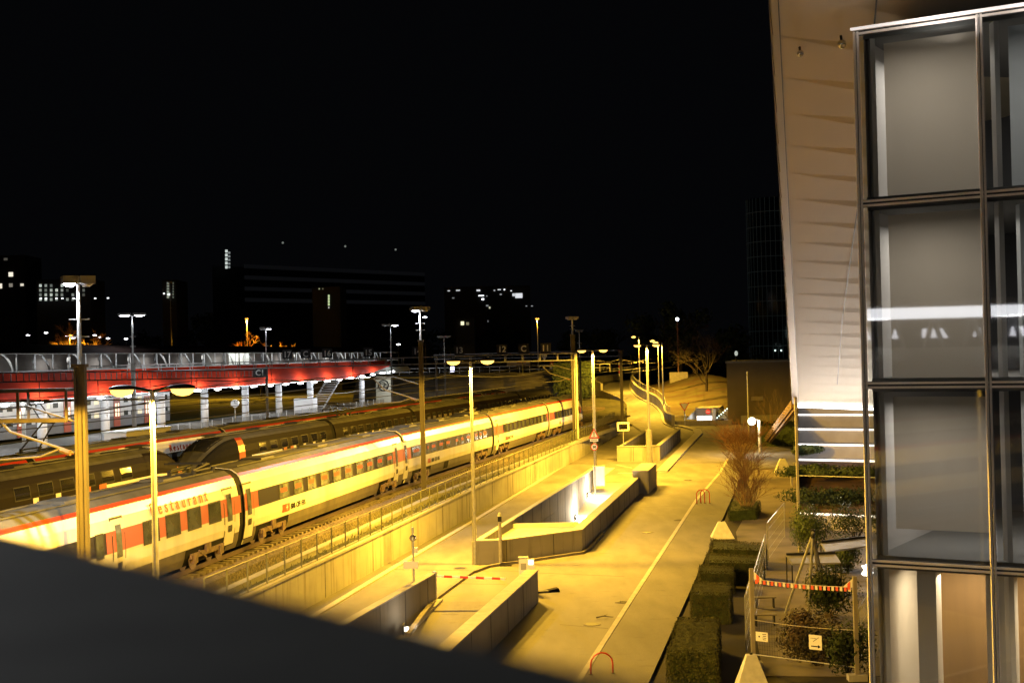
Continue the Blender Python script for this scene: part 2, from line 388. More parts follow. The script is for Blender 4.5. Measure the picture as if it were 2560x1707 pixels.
# portal slab over the lower end of ramp 2
sl = thing('portal_slab', 'pale concrete slab roofing the tunnel mouth of the middle ramp', 'slab', (fl[0],fl[1],.5))
e1 = G(1255,1313,.85); e2 = G(1446,1312,.85)
sp = [(fl[0]-.1,fl[1]-.1),(fr[0],fr[1]-.2),(rbi[0]+.1,rbi[1]), (e2.x+.2,e2.y),(e1.x-.2,e1.y)]
MB(sl.location).prism(sp, .45, .8).build('slab', M_conct, sl)
MB(sl.location).box(((e1.x+e2.x)/2,(e1.y+e2.y)/2-.25,.9), (e2.x-e1.x, .4,.2)).build('edge_beam', M_kerb, sl)
# ---- ramp 3 box
rampfloor('ramp_surface', (b_bl, b_br), (b_fl, b_fr), 0, -2.6, M_road)
wallthing('pale front wall of the far open ramp box behind the lamp post', [b_fl, b_fr], -.35, 0, -3, 1.42, m=M_conc, name='ramp_box_wall')
wallthing('right side wall of the far ramp box with a dark shadow beside it', [b_fr, b_br], -.35, 0, -3, 1.42, name='ramp_box_wall')
wallthing('left side wall of the far ramp box running away from the mirror sign', [(b_fl[0]+.2,b_fl[1]+.2), b_bl], 0, .3, -3, 1.42, name='ramp_box_wall')

# ---- curved ramp road rising at the far end
rows = [((1640,1100),(1745,1100),0.0),((1604,1078),(1700,1074),0.05),((1566,1048),(1664,1058),.2),((1571,1030),(1657,1036),.7),((1568,1009),(1640,1015),1.5),((1546,993),(1610,999),2.1),((1514,980),(1588,984),2.8),((1492,968),(1577,967),3.4),((1500,958),(1580,955),4.0),((1555,950),(1590,949),4.35)]
Lp = [G(*a, z+.03) for a, b, z in rows]; Rp = [G(*b, z+.03) for a, b, z in rows]
def smoothp(P, n=4):
    out = []
    for i in range(len(P)-1):
        p0 = P[max(i-1,0)]; p1 = P[i]; p2 = P[i+1]; p3 = P[min(i+2,len(P)-1)]
        for k in range(n):
            t = k/n; out.append(.5*((2*p1)+(p2-p0)*t+(2*p0-5*p1+4*p2-p3)*t*t+(3*p1-p0-3*p2+p3)*t**3))
    out.append(P[-1]); return out
Ls, Rs = smoothp(Lp), smoothp(Rp)
mb = MB(); n = len(Ls)
mb.add(Ls+Rs, [(i,i+1,n+i+1,n+i) for i in range(n-1)]); struct(mb.build('curved_ramp_road', M_pave))
# side walls hanging down to the ground
rw = thing('ramp_side_wall', 'grey curved retaining wall under the left edge of the winding ramp', 'wall', (Ls[10].x,Ls[10].y,0))
def ribbon(mb, P, dz0, dz1, outv, ground=False):
    for i in range(len(P)-1):
        a, b = P[i], P[i+1]; d = (b-a); nn = Vector((d.y,-d.x,0)).normalized()*outv
        lo = (lambda p: Vector((p.x,p.y,-.2))) if ground else (lambda p: p+Vector((0,0,dz0)))
        hi = lambda p: p+Vector((0,0,dz1))
        vs = [lo(a), lo(a+nn), lo(b+nn), lo(b), hi(a), hi(a+nn), hi(b+nn), hi(b)]
        mb.add(vs, [(0,1,2,3),(4,7,6,5),(0,4,5,1),(2,6,7,3),(1,5,6,2),(3,7,4,0)])
    return mb
ribbon(MB(rw.location), Ls[6:], 0, .15, -.3, True).build('wall_panel', M_concd, rw)
rr = thing('ramp_parapet', 'thick curved parapet wall on the right of the winding ramp', 'wall', (Rs[10].x,Rs[10].y,0))
ribbon(MB(rr.location), Rs[6:], 0, 1.5, .45, True).build('wall_panel', M_conc, rr)
ribbon(MB(rr.location), Rs[6:], 1.5, 1.62, .5).build('coping', M_kerb, rr)
lpw = thing('ramp_parapet', 'pale low parapet at the top left bend of the winding ramp', 'wall', (Ls[28].x,Ls[28].y,0))
ribbon(MB(lpw.location), Ls[25:], -.3, 1.5, -.4).build('wall_panel', M_conc, lpw)
struct(ribbon(MB(), Rs[4:], -.3, .12, -.35).build('ramp_kerb_line', M_kerb))
# railing above the right parapet
rl = thing('ramp_railing', 'thin metal railing on the parapet of the winding ramp', 'railing', (Rs[14].x,Rs[14].y,0))
pr_ = [p+Vector((.3,0,2.6)) for p in Rs[7:]]
MB(rl.location).tube(pr_, .035, 6).build('top_rail', M_steel, rl)
for i in range(0, len(pr_), 1):
    MB(rl.location).tube([pr_[i]-Vector((0,0,1.05)), pr_[i]], .025, 5).build('baluster', M_steel, rl)
mb = MB(rl.location)
for i in range(len(pr_)-1): mb.quad(pr_[i]-Vector((0,0,1)), pr_[i+1]-Vector((0,0,1)), pr_[i+1], pr_[i])
mb.build('mesh_panel', mixshader('rail_mesh', .7, (.4,.4,.36)), rl)

# ---- track bed
tb = [(p[0]-.36, p[1]) for p in WALL] + [(Ls[i].x-.25, Ls[i].y) for i in range(7, len(Ls)-1, 2)] + [(Ls[-1].x, 420), (-400,420), (-400,-60), (WALL[0][0]-8,-60)]
struct(MB().prism(tb, -.2, 1.66).build('track_ground', M_verge))
# ================================================================ TRACKS AND TRAINS
ZR = 2.4
def sideplane(off=0.0):                     # near faces of the near train; off metres to the left
    P = [(-11.97,60.8),(-7.01,88.7),(-1.69,112.4),(3.44,135.6),(8.27,155.7)]
    P = [(-11.97-.178*110, 60.8-110)] + P + [(8.27+.25*120, 155.7+120)]
    return offs(P, -off)
CL1 = sideplane(1.41)
def sample(line, s0, s1, step):
    out = []; s = s0
    while s < s1: out.append(tuple(along(line, s)[0])); s += step
    return out
for k, off in enumerate([0, 5.0, 10.2, 15.0, 20.0, 24.8]):
    cl = offs(CL1, -off); cls = [p for p in sample(cl, 2, length(cl)-2, 6) if p[1] < (166, 185, 222, 226, 230, 234)[k]]
    struct(strip(MB(), cls, -2.3, 2.3, 1.5, 2.06).build('ballast_bed', M_ballast))
    mb = MB(); strip(mb, cls, -.79, -.71, 2.2, ZR); strip(mb, cls, .71, .79, 2.2, ZR)
    struct(mb.build('rails', M_rail))
    if k < 2:
        mb = MB(); s = 60
        while s < 240:
            p, d = along(cl, s); mb.box((p.x,p.y,2.1), (.26,2.5,.16), math.atan2(d.y,d.x)); s += .62
        struct(mb.build('sleepers', mat('sleeper', (.14,.12,.10), .9, ns=3, na=.3)))
struct(strip(MB(), sample(offs(CL1, 3.1), 60, 222, 6), -.2, .2, 1.6, 1.9).build('cable_trough', M_conct))

PROF = {'skirt':[(1.18,.28),(1.30,.6),(1.36,.95)], 'lower':[(1.36,.95),(1.41,1.25),(1.41,1.77)], 'band':[(1.41,1.77),(1.37,2.52)],
        'upper':[(1.37,2.52),(1.28,2.95),(1.14,3.28)], 'stripe':[(1.14,3.28),(1.02,3.42)], 'roof':[(1.02,3.42),(.75,3.6),(0,3.68)]}
ALLP = [(1.18,.28),(1.30,.6),(1.36,.95),(1.41,1.25),(1.41,1.77),(1.37,2.52),(1.28,2.95),(1.14,3.28),(1.02,3.42),(.75,3.6),(0,3.68)]
def hw(z):
    for i in range(len(ALLP)-1):
        a, b = ALLP[i], ALLP[i+1]
        if a[1] <= z <= b[1]: return a[0]+(b[0]-a[0])*(z-a[1])/(b[1]-a[1])
    return 1.2
def coach(root, p0, p1, spec):
    """one coach between two points on the track centreline; spec holds what its sides show (distances along x from p0)"""
    p0, p1 = Vector(p0), Vector(p1); L = (p1-p0).length; ang = math.atan2((p1-p0).y, (p1-p0).x)
    base = Vector((p0.x,p0.y,ZR)); nose = spec.get('nose'); g = .40
    x0, x1 = (0 if nose == 'start' else g), (L if nose == 'end' else L-g)
    NL = 6.0
    def tf(x, y, z):
        if nose == 'end': t = max(0, (x-(x1-NL))/NL)
        elif nose == 'start': t = max(0, (x0+NL-x)/NL)
        else: t = 0
        if t > 0:
            y *= 1-.42*t**2.6; top = 3.68-1.95*t**2.3; z2 = .28+(z-.28)*(top-.28)/3.4 if z > .95 else z
            z = z2 if z > .95 else z
        return (x, y, z)
    xs = [x0, x1]
    if nose == 'end': xs = [x0] + [x1-NL+NL*k/10 for k in range(11)]
    if nose == 'start': xs = [x0+NL*k/10 for k in range(11)] + [x1]
    def shell(names, xa=None, xb=None, o=0.0, sides=(1,-1)):
        mb = MB(); X = [x for x in xs if (xa is None or x > xa) and (xb is None or x < xb)]
        if xa is not None: X = [xa]+X
        if xb is not None: X = X+[xb]
        for nm in names:
            pr = PROF[nm]
            for sd in sides:
                n = len(pr); vs = [tf(x, sd*(p[0]+o), p[1]+(o if nm == 'roof' else 0)) for x in X for p in pr]
                mb.add(vs, [(i*n+j,(i+1)*n+j,(i+1)*n+j+1,i*n+j+1) for i in range(len(X)-1) for j in range(n-1)])
        return mb
    body = shell(['lower','upper']+(['band'] if not spec.get('bandmat') else []))
    for xe, isn in ((x0, nose == 'start'), (x1, nose == 'end')):
        n = len(ALLP); vs = [tf(xe, sd*a, b) for sd in (1,-1) for a, b in ALLP]
        body.add(vs, [(j, j+1, n+j+1, n+j) for j in range(n-1)])
    o = body.build('coach', spec.get('body', M_body), root, smooth=False)
    o.location = base-root.location; o.rotation_euler = (0,0,ang)
    shell(['skirt']).build('skirt', spec.get('skirt', M_skirt), o)
    if spec.get('bandmat'): shell(['band']).build('window_band', spec['bandmat'], o)
    if spec.get('stripe'): shell(['stripe']).build('roof_stripe', spec['stripe'], o)
    else: shell(['stripe']).build('roof_edge', spec.get('roof', M_roof), o)
    shell(['roof']).build('roof', spec.get('roof', M_roof), o)
    def patch(nm, xa, xb, za, zb, m, off=.012, par=o, sides=(-1,), rad=0):
        for sd in sides:
            mb = MB(); k = 4; Z = [za+(zb-za)*i/k for i in range(k+1)]; X = [xa]+[x for x in xs if xa < x < xb]+[xb]
            vs = [tf(x, sd*(hw(z)+off), z) for x in X for z in Z]; n = k+1
            mb.add(vs, [(i*n+j,(i+1)*n+j,(i+1)*n+j+1,i*n+j+1) for i in range(len(X)-1) for j in range(k)])
            q = mb.build(nm, m, par)
        return q
    for a, b, m in spec.get('bands', []): patch('colour_band', a, b, 1.77, 2.52, m, .008)
    for a, b in spec.get('windows', []):
        patch('window_frame', a-.06, b+.06, spec.get('wz',(1.84,2.46))[0]-.05, spec.get('wz',(1.84,2.46))[1]+.05, M_dark, .013)
        patch('window', a, b, *spec.get('wz',(1.84,2.46)), spec.get('glass', M_winlit), .02)
        if spec.get('seats'): patch('seat_back', a+.12*(b-a), a+.8*(b-a), 2.1, 2.3, M_seat, .024)
    for a, b in spec.get('doors', []):
        patch('door_seam', a-.07, b+.07, .5, 2.98, M_dark, .010)
        d = patch('door', a, b, .55, 2.9, spec.get('body', M_body), .016)
        patch('door_colour', a, b, 1.77, 2.5, spec.get('doorcol', M_orange), .018)
        patch('door_window', a+.25*(b-a), b-.25*(b-a), 1.55, 2.7, M_winlit, .03)
        patch('step_panel', a+.3*(b-a), b-.3*(b-a), 1.1, 1.38, M_dark, .03)
    for a, b, za, zb, m in spec.get('patches', []): patch('side_panel', a, b, za, zb, m, .02)
    for s_, xa, z_, sz, m in spec.get('text', []):
        mt = Matrix.Translation((xa, -(hw(z_)+.035), z_)) @ Matrix.Rotation(R(90-(12 if z_ > 2.5 else 0)), 4, 'X')
        textmesh('lettering', s_, sz, m, o, mt, .01, bold=.004, space=1.75 if s_ == 'Restaurant' else 1.15)
    for bx in ([3.9] if nose != 'start' else [4.6]) + ([L-3.9] if nose != 'end' else [L-4.6]):
        mb = MB()
        for sd in (-1,1):
            mb.beam((bx-1.7,sd*1.33,.62),(bx+1.7,sd*1.33,.62),.14,.2)
            mb.box((bx,sd*1.33,.78),(.5,.2,.36)); mb.box((bx-1.35,sd*1.36,.5),(.4,.16,.36)); mb.box((bx+1.35,sd*1.36,.5),(.4,.16,.36)); mb.beam((bx-.9,sd*1.38,.75),(bx-.2,sd*1.38,.4),.07,.07)
        mb.box((bx,0,.62),(.8,2.1,.3)); mb.build('bogie', M_bogie, o)
        for wx in (bx-1.35,bx+1.35):
            mb = MB()
            for sd in (-1,1): mb.tube([(wx,sd*.72,.44),(wx,sd*.86,.44)], .44, 14)
            for sd in (-1,1): mb.tube([(wx,sd*1.27,.44),(wx,sd*1.30,.44)], .40, 14)
            mb.tube([(wx,-.72,.44),(wx,.72,.44)], .09, 6)
            if spec.get('wheels', True): mb.build('wheel_set', M_rail, o)
    # flat black patch on the skirt, painting the recess shade behind the bogies
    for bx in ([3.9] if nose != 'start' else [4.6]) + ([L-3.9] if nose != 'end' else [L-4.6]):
        patch('bogie_shade_patch', bx-2.2, bx+2.2, .28, .93, M_black, .006)
    if nose != 'end':                       # gangway bellows to the next coach
        mb = MB(); n = len(ALLP)
        vs = [(x, sd*(a-.05), b-.02) for x in (L-g, L+g) for sd in (1,-1) for a, b in ALLP]
        for sdi in (0,1): mb.add(vs, [(sdi*n+j, 2*n+sdi*n+j, 2*n+sdi*n+j+1, sdi*n+j+1) for j in range(n-1)])
        mb.build('gangway', M_black, o)
    for bx in spec.get('pods', []):
        mb = MB(); mb.box((bx,0,3.76),(2.6,1.5,.2),top=.85); mb.build('roof_unit', M_roof, o)
    if spec.get('vents', True):
        mb = MB()
        for bx in (L*.2, L*.5, L*.8): mb.box((bx,0,3.7),(1.8,1.1,.1),top=.9)
        for sd in (-1,1): mb.beam((x0+1,sd*.62,3.66),(x1-1-(5 if nose=='end' else 0),sd*.62,3.66),.05,.05)
        mb.build('roof_vents', M_roof, o)
    if nose:
        xe = x1 if nose == 'end' else x0; sg = 1 if nose == 'end' else -1
        a = xe-sg*4.3; b_ = xe-sg*1.9
        mb = MB(); k = 6
        # windscreen over the sloping nose
        X = [a+(b_-a)*i/k for i in range(k+1)]; Y = [-.85+1.7*j/k for j in range(k+1)]
        vs = []
        for x in X:
            for y in Y:
                z = 3.68-.25*(abs(y)/1.02)**2.5
                q = tf(x, y, z); vs.append((q[0], q[1], q[2]+.03))
        n = k+1; mb.add(vs, [(i*n+j,(i+1)*n+j,(i+1)*n+j+1,i*n+j+1) for i in range(k) for j in range(k)])
        mb.build('windscreen', M_glassd, o)
        for sd in (-1,1): MB().ball((xe+sg*.02, sd*.55, 1.15), .11, 8, 5).build('headlight', mat('lamp_lens',(.6,.6,.55),.1), o)
        mb = MB(); mb.box((xe+sg*.25,0,.75),(.5,.35,.3)); mb.build('coupler', M_dark, o)
        if spec.get('nosecol'):
            a2, b2 = sorted((xe-sg*5.9, xe-sg*.0)); 
            for m_, (c0, c1) in zip(spec['nosecol'], (((xe-sg*6.6),(xe-sg*5.6)), ((xe-sg*5.6), xe))):
                c0, c1 = sorted((c0, c1)); shell(['lower','band','upper','stripe'], c0, c1, .012).build('nose_panel', m_, o)
    return o
def xpos(line_side, u, z=4.6):              # where the sight line at column u meets the side plane; distance along it
    best = None
    for i in range(len(line_side)-1):
        a, b = Vector(line_side[i]), Vector(line_side[i+1]); d = ray(u, 884-(u-1280)*.024+ (10.8-z)*25)
        k = d.x/d.y; e = b-a; den = e.x-k*e.y
        if abs(den) < 1e-9: continue
        t = (k*a.y-a.x)/den
        if -1e-6 <= t <= 1+1e-6: return sum((Vector(line_side[j+1])-Vector(line_side[j])).length for j in range(i)) + t*e.length
    return 0
SP = sideplane(0)
L0 = length(SP[:2]); g2 = length(SP[:3]); g3 = length(SP[:4]); g4 = length(SP[:5]); gE = length(SP[:6])
def X(u, z=4.5): return xpos(SP, u, z)
C = [tuple(p) for p in CL1]
def cp(s):  p, d = along(CL1, s); return tuple(p)
train = thing('passenger_train', 'long white passenger train with red roof stripe on the track nearest the fence', 'train', (C[1][0],C[1][1],ZR))
def rel(pairs, s0): return [(X(a)-s0, X(b)-s0) for a, b in pairs]
s1 = L0-26.5; s0 = s1-26.5
coach(train, cp(s0), cp(s1), dict(bandmat=M_band, stripe=M_red, windows=[(4+2*i,5.1+2*i) for i in range(10)], doors=[(1.0,1.8),(24.4,25.2)], seats=True))
coach(train, cp(s0-26.5), cp(s0), dict(bandmat=M_band, stripe=M_red, windows=[(4+2*i,5.1+2*i) for i in range(10)], doors=[(1.0,1.8),(24.4,25.2)]))
rw_ = rel([(354,392),(411,445),(465,497),(518,547)], s1); rd = rel([(277,306),(557,581)], s1)
coach(train, cp(s1), C[1], dict(bandmat=M_band, stripe=M_red, bands=[(X(261)-s1, 26.3, M_orange)], windows=rw_+rel([(235,252)], s1), wz=(1.72,2.5), doors=rd, doorcol=M_orange, glass=M_glassr,
      text=[('Restaurant', X(375,5.2)-s1, 2.66, .70, mat('letter_red',(.32,.04,.02),.6))]))
Z6 = lambda lst: [(600+a/3.672, 600+b/3.672) for a, b in lst]
w2 = rel(Z6([(350,435),(485,565),(610,685),(730,805),(845,915),(955,1020),(1060,1125),(1155,1215),(1250,1305),(1340,1395)]), L0)
coach(train, C[1], C[2], dict(bandmat=M_band, stripe=M_red, bands=[(.4,X(642)-L0,M_orange),(X(981)-L0,g2-L0-.4,M_orange)], windows=w2, seats=True, doors=rel([(608,629),(983.5,994.5)], L0),
      patches=[(X(701)-L0, X(719)-L0, 1.12, 1.5, M_orange)], text=[('+', X(703)-L0+.35, 1.13, .55, M_white), ('SBB CFF FFS', X(722)-L0, 1.18, .36, M_dark)]))
w3 = rel(Z6([(1578,1655),(1715,1730),(1750,1798),(1820,1868),(1885,1930),(1972,2005),(2025,2055),(2075,2110),(2155,2180),(2195,2215),(2232,2262)]), g2)
coach(train, C[2], C[3], dict(bandmat=M_band, stripe=M_red, bands=[(.4,X(1026)-g2,M_orange)], windows=w3, seats=True, doors=rel([(1008,1019)], g2), pods=[21],
      patches=[(X(1067)-g2, X(1074)-g2, 1.15, 1.45, M_orange),(X(1110)-g2,X(1121)-g2,.4,.9,M_black)], text=[('SBB CFF FFS', X(1076)-g2, 1.18, .34, M_dark)]))
w4 = [(4.4+1.72*i, 5.4+1.72*i) for i in range(11)]
coach(train, C[3], C[4], dict(bandmat=M_band, stripe=M_red, bands=[(.4,3.6,M_orange),(22.6,23.4,M_orange)], windows=w4, glass=M_glassr, doors=[(1.2,2.0)],
      patches=[(X(1263)-g3, X(1268)-g3, 1.15, 1.45, M_orange)], text=[('SBB CFF FFS', X(1269)-g3, 1.18, .34, M_dark)]))
w5 = [(3.6+1.6*i, 4.5+1.6*i) for i in range(7)]
coach(train, C[4], C[5], dict(bandmat=M_band, stripe=M_red, bands=[(.4,2.6,M_orange)], windows=w5, glass=M_glassr, nose='end', patches=[(16.0,17.2,1.9,2.5,M_orange),(5,5.6,1.15,1.45,M_orange)]))

# dark trains on the middle tracks: two sets standing nose to nose
CL2 = offs(CL1, -10.6)
SP2 = sideplane(10.6)
sn = xpos(SP2, 489, 4.2)
def cp2(s): p, d = along(CL2, s); return tuple(p)
darkspec = dict(body=M_brown, bandmat=M_brown, roof=M_roof, glass=M_glassd, vents=True, wz=(2.32,2.86))
def dk(**k): d = dict(darkspec); d.update(k); return d
tA = thing('dark_train', 'dark brown passenger train whose nose points away, left half of the coupled pair', 'train', (*cp2(sn-20),ZR))
pA = lambda n, s0, st: [(s0+st*i, s0+.5+st*i, 2.0, 2.28, M_white) for i in range(n)]
wins = [(2.5+2.1*i, 3.9+2.1*i) for i in range(10)]
coach(tA, cp2(sn-72), cp2(sn-47), dk(windows=wins, patches=pA(9,4.2,2.1)+[(.4,24,.97,1.3,M_white)]))
coach(tA, cp2(sn-47), cp2(sn-22.5), dk(windows=wins, patches=pA(9,4.2,2.1)+[(.4,24,.97,1.3,M_white),(12.8,13.5,2.0,2.28,M_orange)]))
coach(tA, cp2(sn-22.5), cp2(sn), dk(windows=[(2.2+2.1*i,3.5+2.1*i) for i in range(6)], nose='end', nosecol=(M_brown, M_brown),
      patches=[(.4,16,.97,1.3,M_white),(3.7,4.2,2.0,2.28,M_white),(5.8,6.3,2.0,2.28,M_white),(7.8,8.4,2.0,2.28,M_white),(8.4,9.3,2.0,2.28,M_orange),(10.2,11,2.0,2.28,M_orange),(11,20.5,2.0,2.2,M_white),(20.3,21.5,2.2,2.9,M_orange)]))
tB = thing('dark_train', 'black nosed train with a red curve behind its nose, right of the coupled pair', 'train', (*cp2(sn+20),ZR))
coach(tB, cp2(sn+1), cp2(sn+25), dk(windows=[(9+2.0*i,10.2+2.0*i) for i in range(7)], nose='start', nosecol=(M_red, M_black),
      patches=[(7.6,13,2.0,2.2,M_white),(13.3,13.9,2.0,2.28,M_orange),(14.6,15.2,2.0,2.28,M_orange),(15.2,15.7,2.0,2.28,M_white),(17.2,17.7,2.0,2.28,M_white),(19.2,19.7,2.0,2.28,M_white),(21.2,21.7,2.0,2.28,M_white)]))
s = sn+25
e2 = xpos(SP2, 1397, 5.0); nB = 4; stp = (e2-s)/nB
for k in range(nB):
    coach(tB, cp2(s), cp2(s+stp), dk(windows=[(2.2+1.9*i, 3.3+1.9*i) for i in range(11)], nose='end' if k == nB-1 else None, pods=[stp-4] if k in (1,3) else [],
          patches=pA(10,3.4,1.9)+[(.5,16,.97,1.3,M_white)])); s += stp
# third train, white, behind
CL3 = offs(CL1, -15.4); SP3 = sideplane(15.4)
def cp3(s): p, d = along(CL3, s); return tuple(p)
tC = thing('passenger_train', 'pale passenger train with raised pantograph standing behind the dark coupled trains', 'train', (*cp3(100),ZR))
s = 14; cars = []; e3 = xpos(SP3, 1292, 5.4); gap0 = xpos(SP3, 568, 5.6)
cuts = [gap0-26*k for k in range(5,0,-1)] + [gap0+25*k for k in range(0,12) if gap0+25*k < e3-12] + [e3]
for k in range(len(cuts)-1):
    last = k == len(cuts)-2
    coach(tC, cp3(cuts[k]), cp3(cuts[k+1]), dict(bandmat=M_band, stripe=M_red, roof=M_roofpale if k == 4 else M_roof, windows=[(3.5+2*i,4.7+2*i) for i in range(9)], doors=[(1,1.8)], nose='end' if last else None,
        text=[('Restaurant', 16.5, 2.62, .62, M_red)] if k == 4 else []))
def pantograph(root, p, ang, z=ZR+3.75, up=1.5):
    Mx = Matrix.Translation((p[0]-root.location.x,p[1]-root.location.y,z-root.location.z)) @ Matrix.Rotation(ang, 4, 'Z')
    T = lambda *v: Mx @ Vector(v); mb = MB()
    for y in (-.5,.5):
        mb.tube([T(-1.1,y,.05),T(1.1,y,.05)], .05, 5); mb.tube([T(-1,y,.1),T(1.0,y*.7,.1+up*.5)], .045, 5); mb.tube([T(1.0,y*.7,.1+up*.5),T(-.6,y*.6,.1+up)], .035, 5)
    for y in (-1,-.6,0): pass
    mb.tube([T(-.8,-.85,up+.12),T(-.8,.85,up+.12)], .04, 5); mb.tube([T(-.4,-.85,up+.12),T(-.4,.85,up+.12)], .04, 5)
    mb.tube([T(1,-.4,.1+up*.5),T(1,.4,.1+up*.5)], .04, 5)
    for x in (-1,1):
        for y in (-.55,.55): mb.tube([T(x,y,-.15),T(x,y,.1)], .09, 6)
    mb.build('pantograph', M_dark, root)
def ang3(cl, s): p, d = along(cl, s); return math.atan2(d.y,d.x)
sp_ = xpos(SP3, 122, 6.0); pantograph(tC, cp3(sp_+1.5), ang3(CL3, sp_), up=2.6)
s_ = xpos(SP3, 868, 6.2); pantograph(tC, cp3(s_), ang3(CL3, s_), up=.5)
s_ = xpos(SP2, 910, 6.0); pantograph(tB, cp2(s_), ang3(CL2, s_), up=.6)
s_ = xpos(SP2, 1262, 6.0); pantograph(tB, cp2(s_), ang3(CL2, s_), up=.5)
s_ = L0-2.2; pantograph(train, cp(s_), ang3(CL1, s_), up=.25)
s_ = g3-2.5; pantograph(train, cp(s_), ang3(CL1, s_), up=.3)

# ================================================================ FENCE ON THE WALL
fn = thing('wire_fence', 'see-through wire mesh fence along the top of the pale retaining wall', 'fence', (wa[0]-.2,wa[1],1.78))
s = length(WALL[:2])-18; Lw = length(WALL)-2; pts = []
while s < Lw:
    p, d = along(WALL, s); p = p+Vector((-d.y,d.x))*.17; pts.append(Vector((p.x,p.y,1.78)))
    s += 2.05
for p in pts: MB(fn.location).box(p+Vector((0,0,.62)), (.06,.06,1.24)).build('post', mat('fence_post',(.12,.12,.07),.6,.3), fn)
M_mesh = mixshader('wire_mesh', .72, (.10,.12,.05), .7)
mb = MB(fn.location)
for a, b in zip(pts[:-1], pts[1:]): mb.quad(a, b, b+Vector((0,0,1.2)), a+Vector((0,0,1.2)))
mb.build('mesh_panel', M_mesh, fn)
mb = MB(fn.location); mb.tube([p+Vector((0,0,1.22)) for p in pts], .025, 5); mb.tube([p+Vector((0,0,.04)) for p in pts], .025, 5); mb.build('rail', mat('fence_post',(0,0,0)), fn)
# grass tufts and stones on the verge
mb = MB()
for i in range(5200):
    s = 40+random.random()*150; p, d = along(WALL, s); n = Vector((-d.y,d.x)); q = p+n*(.6+random.random()*random.choice([2.2,3.6]))
    h = random.uniform(.04,.2)*(1 if random.random()<.8 else 1.8); a = random.random()*3.14; c, s2 = math.cos(a)*.07, math.sin(a)*.07
    z = 1.66; l = Vector((random.uniform(-.1,.1),random.uniform(-.1,.1),h))
    mb.add([(q.x-c,q.y-s2,z),(q.x+c,q.y+s2,z),(q.x+l.x,q.y+l.y,z+l.z)], [(0,1,2)])
stuff(mb.build('dry_grass', mat('dry_grass',(.16,.15,.06),.9,ns=2,na=.5), fixn=False), 'dry grass tufts on the verge between fence and rails', 'grass')

# ================================================================ LAMP POSTS (sodium)
def twin_lamp(label, base, htop, ax, power, span=.85, group='twin sodium street lamps', rp=.11):
    t = thing('street_lamp', label, 'street lamp', base, 0, group)
    H = htop
    MB().tube([(0,0,0),(0,0,1.2)], rp*1.35, 10).build('pole_base', M_steel, t)
    MB().tube([(0,0,1.2),(0,0,H)], rp, 10, rp*.6).build('pole', M_steel, t)
    MB().tube([(-ax[0]*span*.55,-ax[1]*span*.55,H+.06),(0,0,H-.03),(ax[0]*span*.55,ax[1]*span*.55,H+.06)], .05, 6).build('arm', M_dark, t)
    for sg in (-1,1):
        c = Vector((ax[0]*span*sg, ax[1]*span*sg, H+.06)); a = math.atan2(ax[1],ax[0])
        mb = MB(); mb.ball((0,0,0), 1, 12, 8, (.44,.18,.10)); 
        mb.v = [tuple(c + Matrix.Rotation(a,3,'Z') @ Vector((v[0],v[1],max(v[2],-.03)))) for v in mb.v]
        hd = mb.build('lamp_head', M_dark, t, True)
        mb = MB(); mb.ball((0,0,0), 1, 12, 6, (.36,.17,.20))
        mb.v = [tuple(c + Matrix.Rotation(a,3,'Z') @ Vector((v[0]+.05*sg,v[1],min(v[2],0)-.04))) for v in mb.v]
        mb.build('lens', M_sod, hd, True)
        light('SPOT', (c.x,c.y,c.z-.42), power, SOD, t, .12, spot_size=R(177), spot_blend=.06)
    return t
PW = 18800
axd = (.98,-.2)
A_ = D(380, 975, 37.9)
twin_lamp('unseen twin headed sodium lamp post added beside the footbridge to light the near train', (-13.3,5.5,0), 10.3, axd, PW*.22)  # extra lamp added out of view to light the near train
twin_lamp('tall twin headed sodium lamp post nearest the camera in front of the restaurant coach', (A_.x,A_.y,0), A_.z, axd, PW*.85)
b_ = G(1188,1410); twin_lamp('twin headed sodium lamp post standing at the nose of the middle ramp wall', (b_.x,b_.y,0), 10.45, axd, PW)
b_ = D(1489,1195,115); twin_lamp('twin headed sodium lamp post rising behind the warning triangle sign', (b_.x,b_.y,0), 10.9, axd, PW, rp=.15)
b_ = G(1624,1157); twin_lamp('twin headed sodium lamp post with a thick sleeve in front of the far ramp box', (b_.x,b_.y,0), 11.3, axd, PW*.9, rp=.15)
MB().tube([(0,0,0),(0,0,3.2)], .3, 10).build('sleeve', M_kerb, bpy.data.objects['street_lamp.004'])
def single_lamp(label, base, H, ax, power, far=True, group='single sodium street lamps', r=.08, l=.6, col=SOD, lens=None, name='street_lamp'):
    t = thing(name, label, 'street lamp', base, 0, group)
    MB().tube([(0,0,0),(0,0,H)], r*1.5, 8, r).build('pole', M_steel, t)
    c = (ax[0]*l, ax[1]*l, H+.05)
    MB().tube([(0,0,H),c], .05, 6).build('arm', M_dark, t)
    hd = MB().box((c[0],c[1],H+.14), (.8,.32,.12), math.atan2(ax[1],ax[0])).build('lamp_head', M_dark, t)
    MB().ball((c[0],c[1],H+.0), 1, 10, 6, (.42,.3,.22)).build('lens', lens or M_sod, hd, True)
    light('SPOT', (c[0],c[1],H-.4), power, col, t, .12, spot_size=R(170), spot_blend=.3)
    return t
for lab, u, v, d, zb, pw in [('sodium lamp post at the left of the three above the winding ramp',1597,842,262,2.2,30000),('sodium lamp post in the middle of the close pair right of the winding ramp',1645,852,240,0,30000),
                 ('sodium lamp post on the right of the close pair beside the grass mound',1655,857,215,0,26000)]:
    p = D(u, v, d); single_lamp(lab, (p.x,p.y,zb), p.z-zb, (-1,-.1) , pw, l=1.0, group='single sodium street lamps by the ramp')
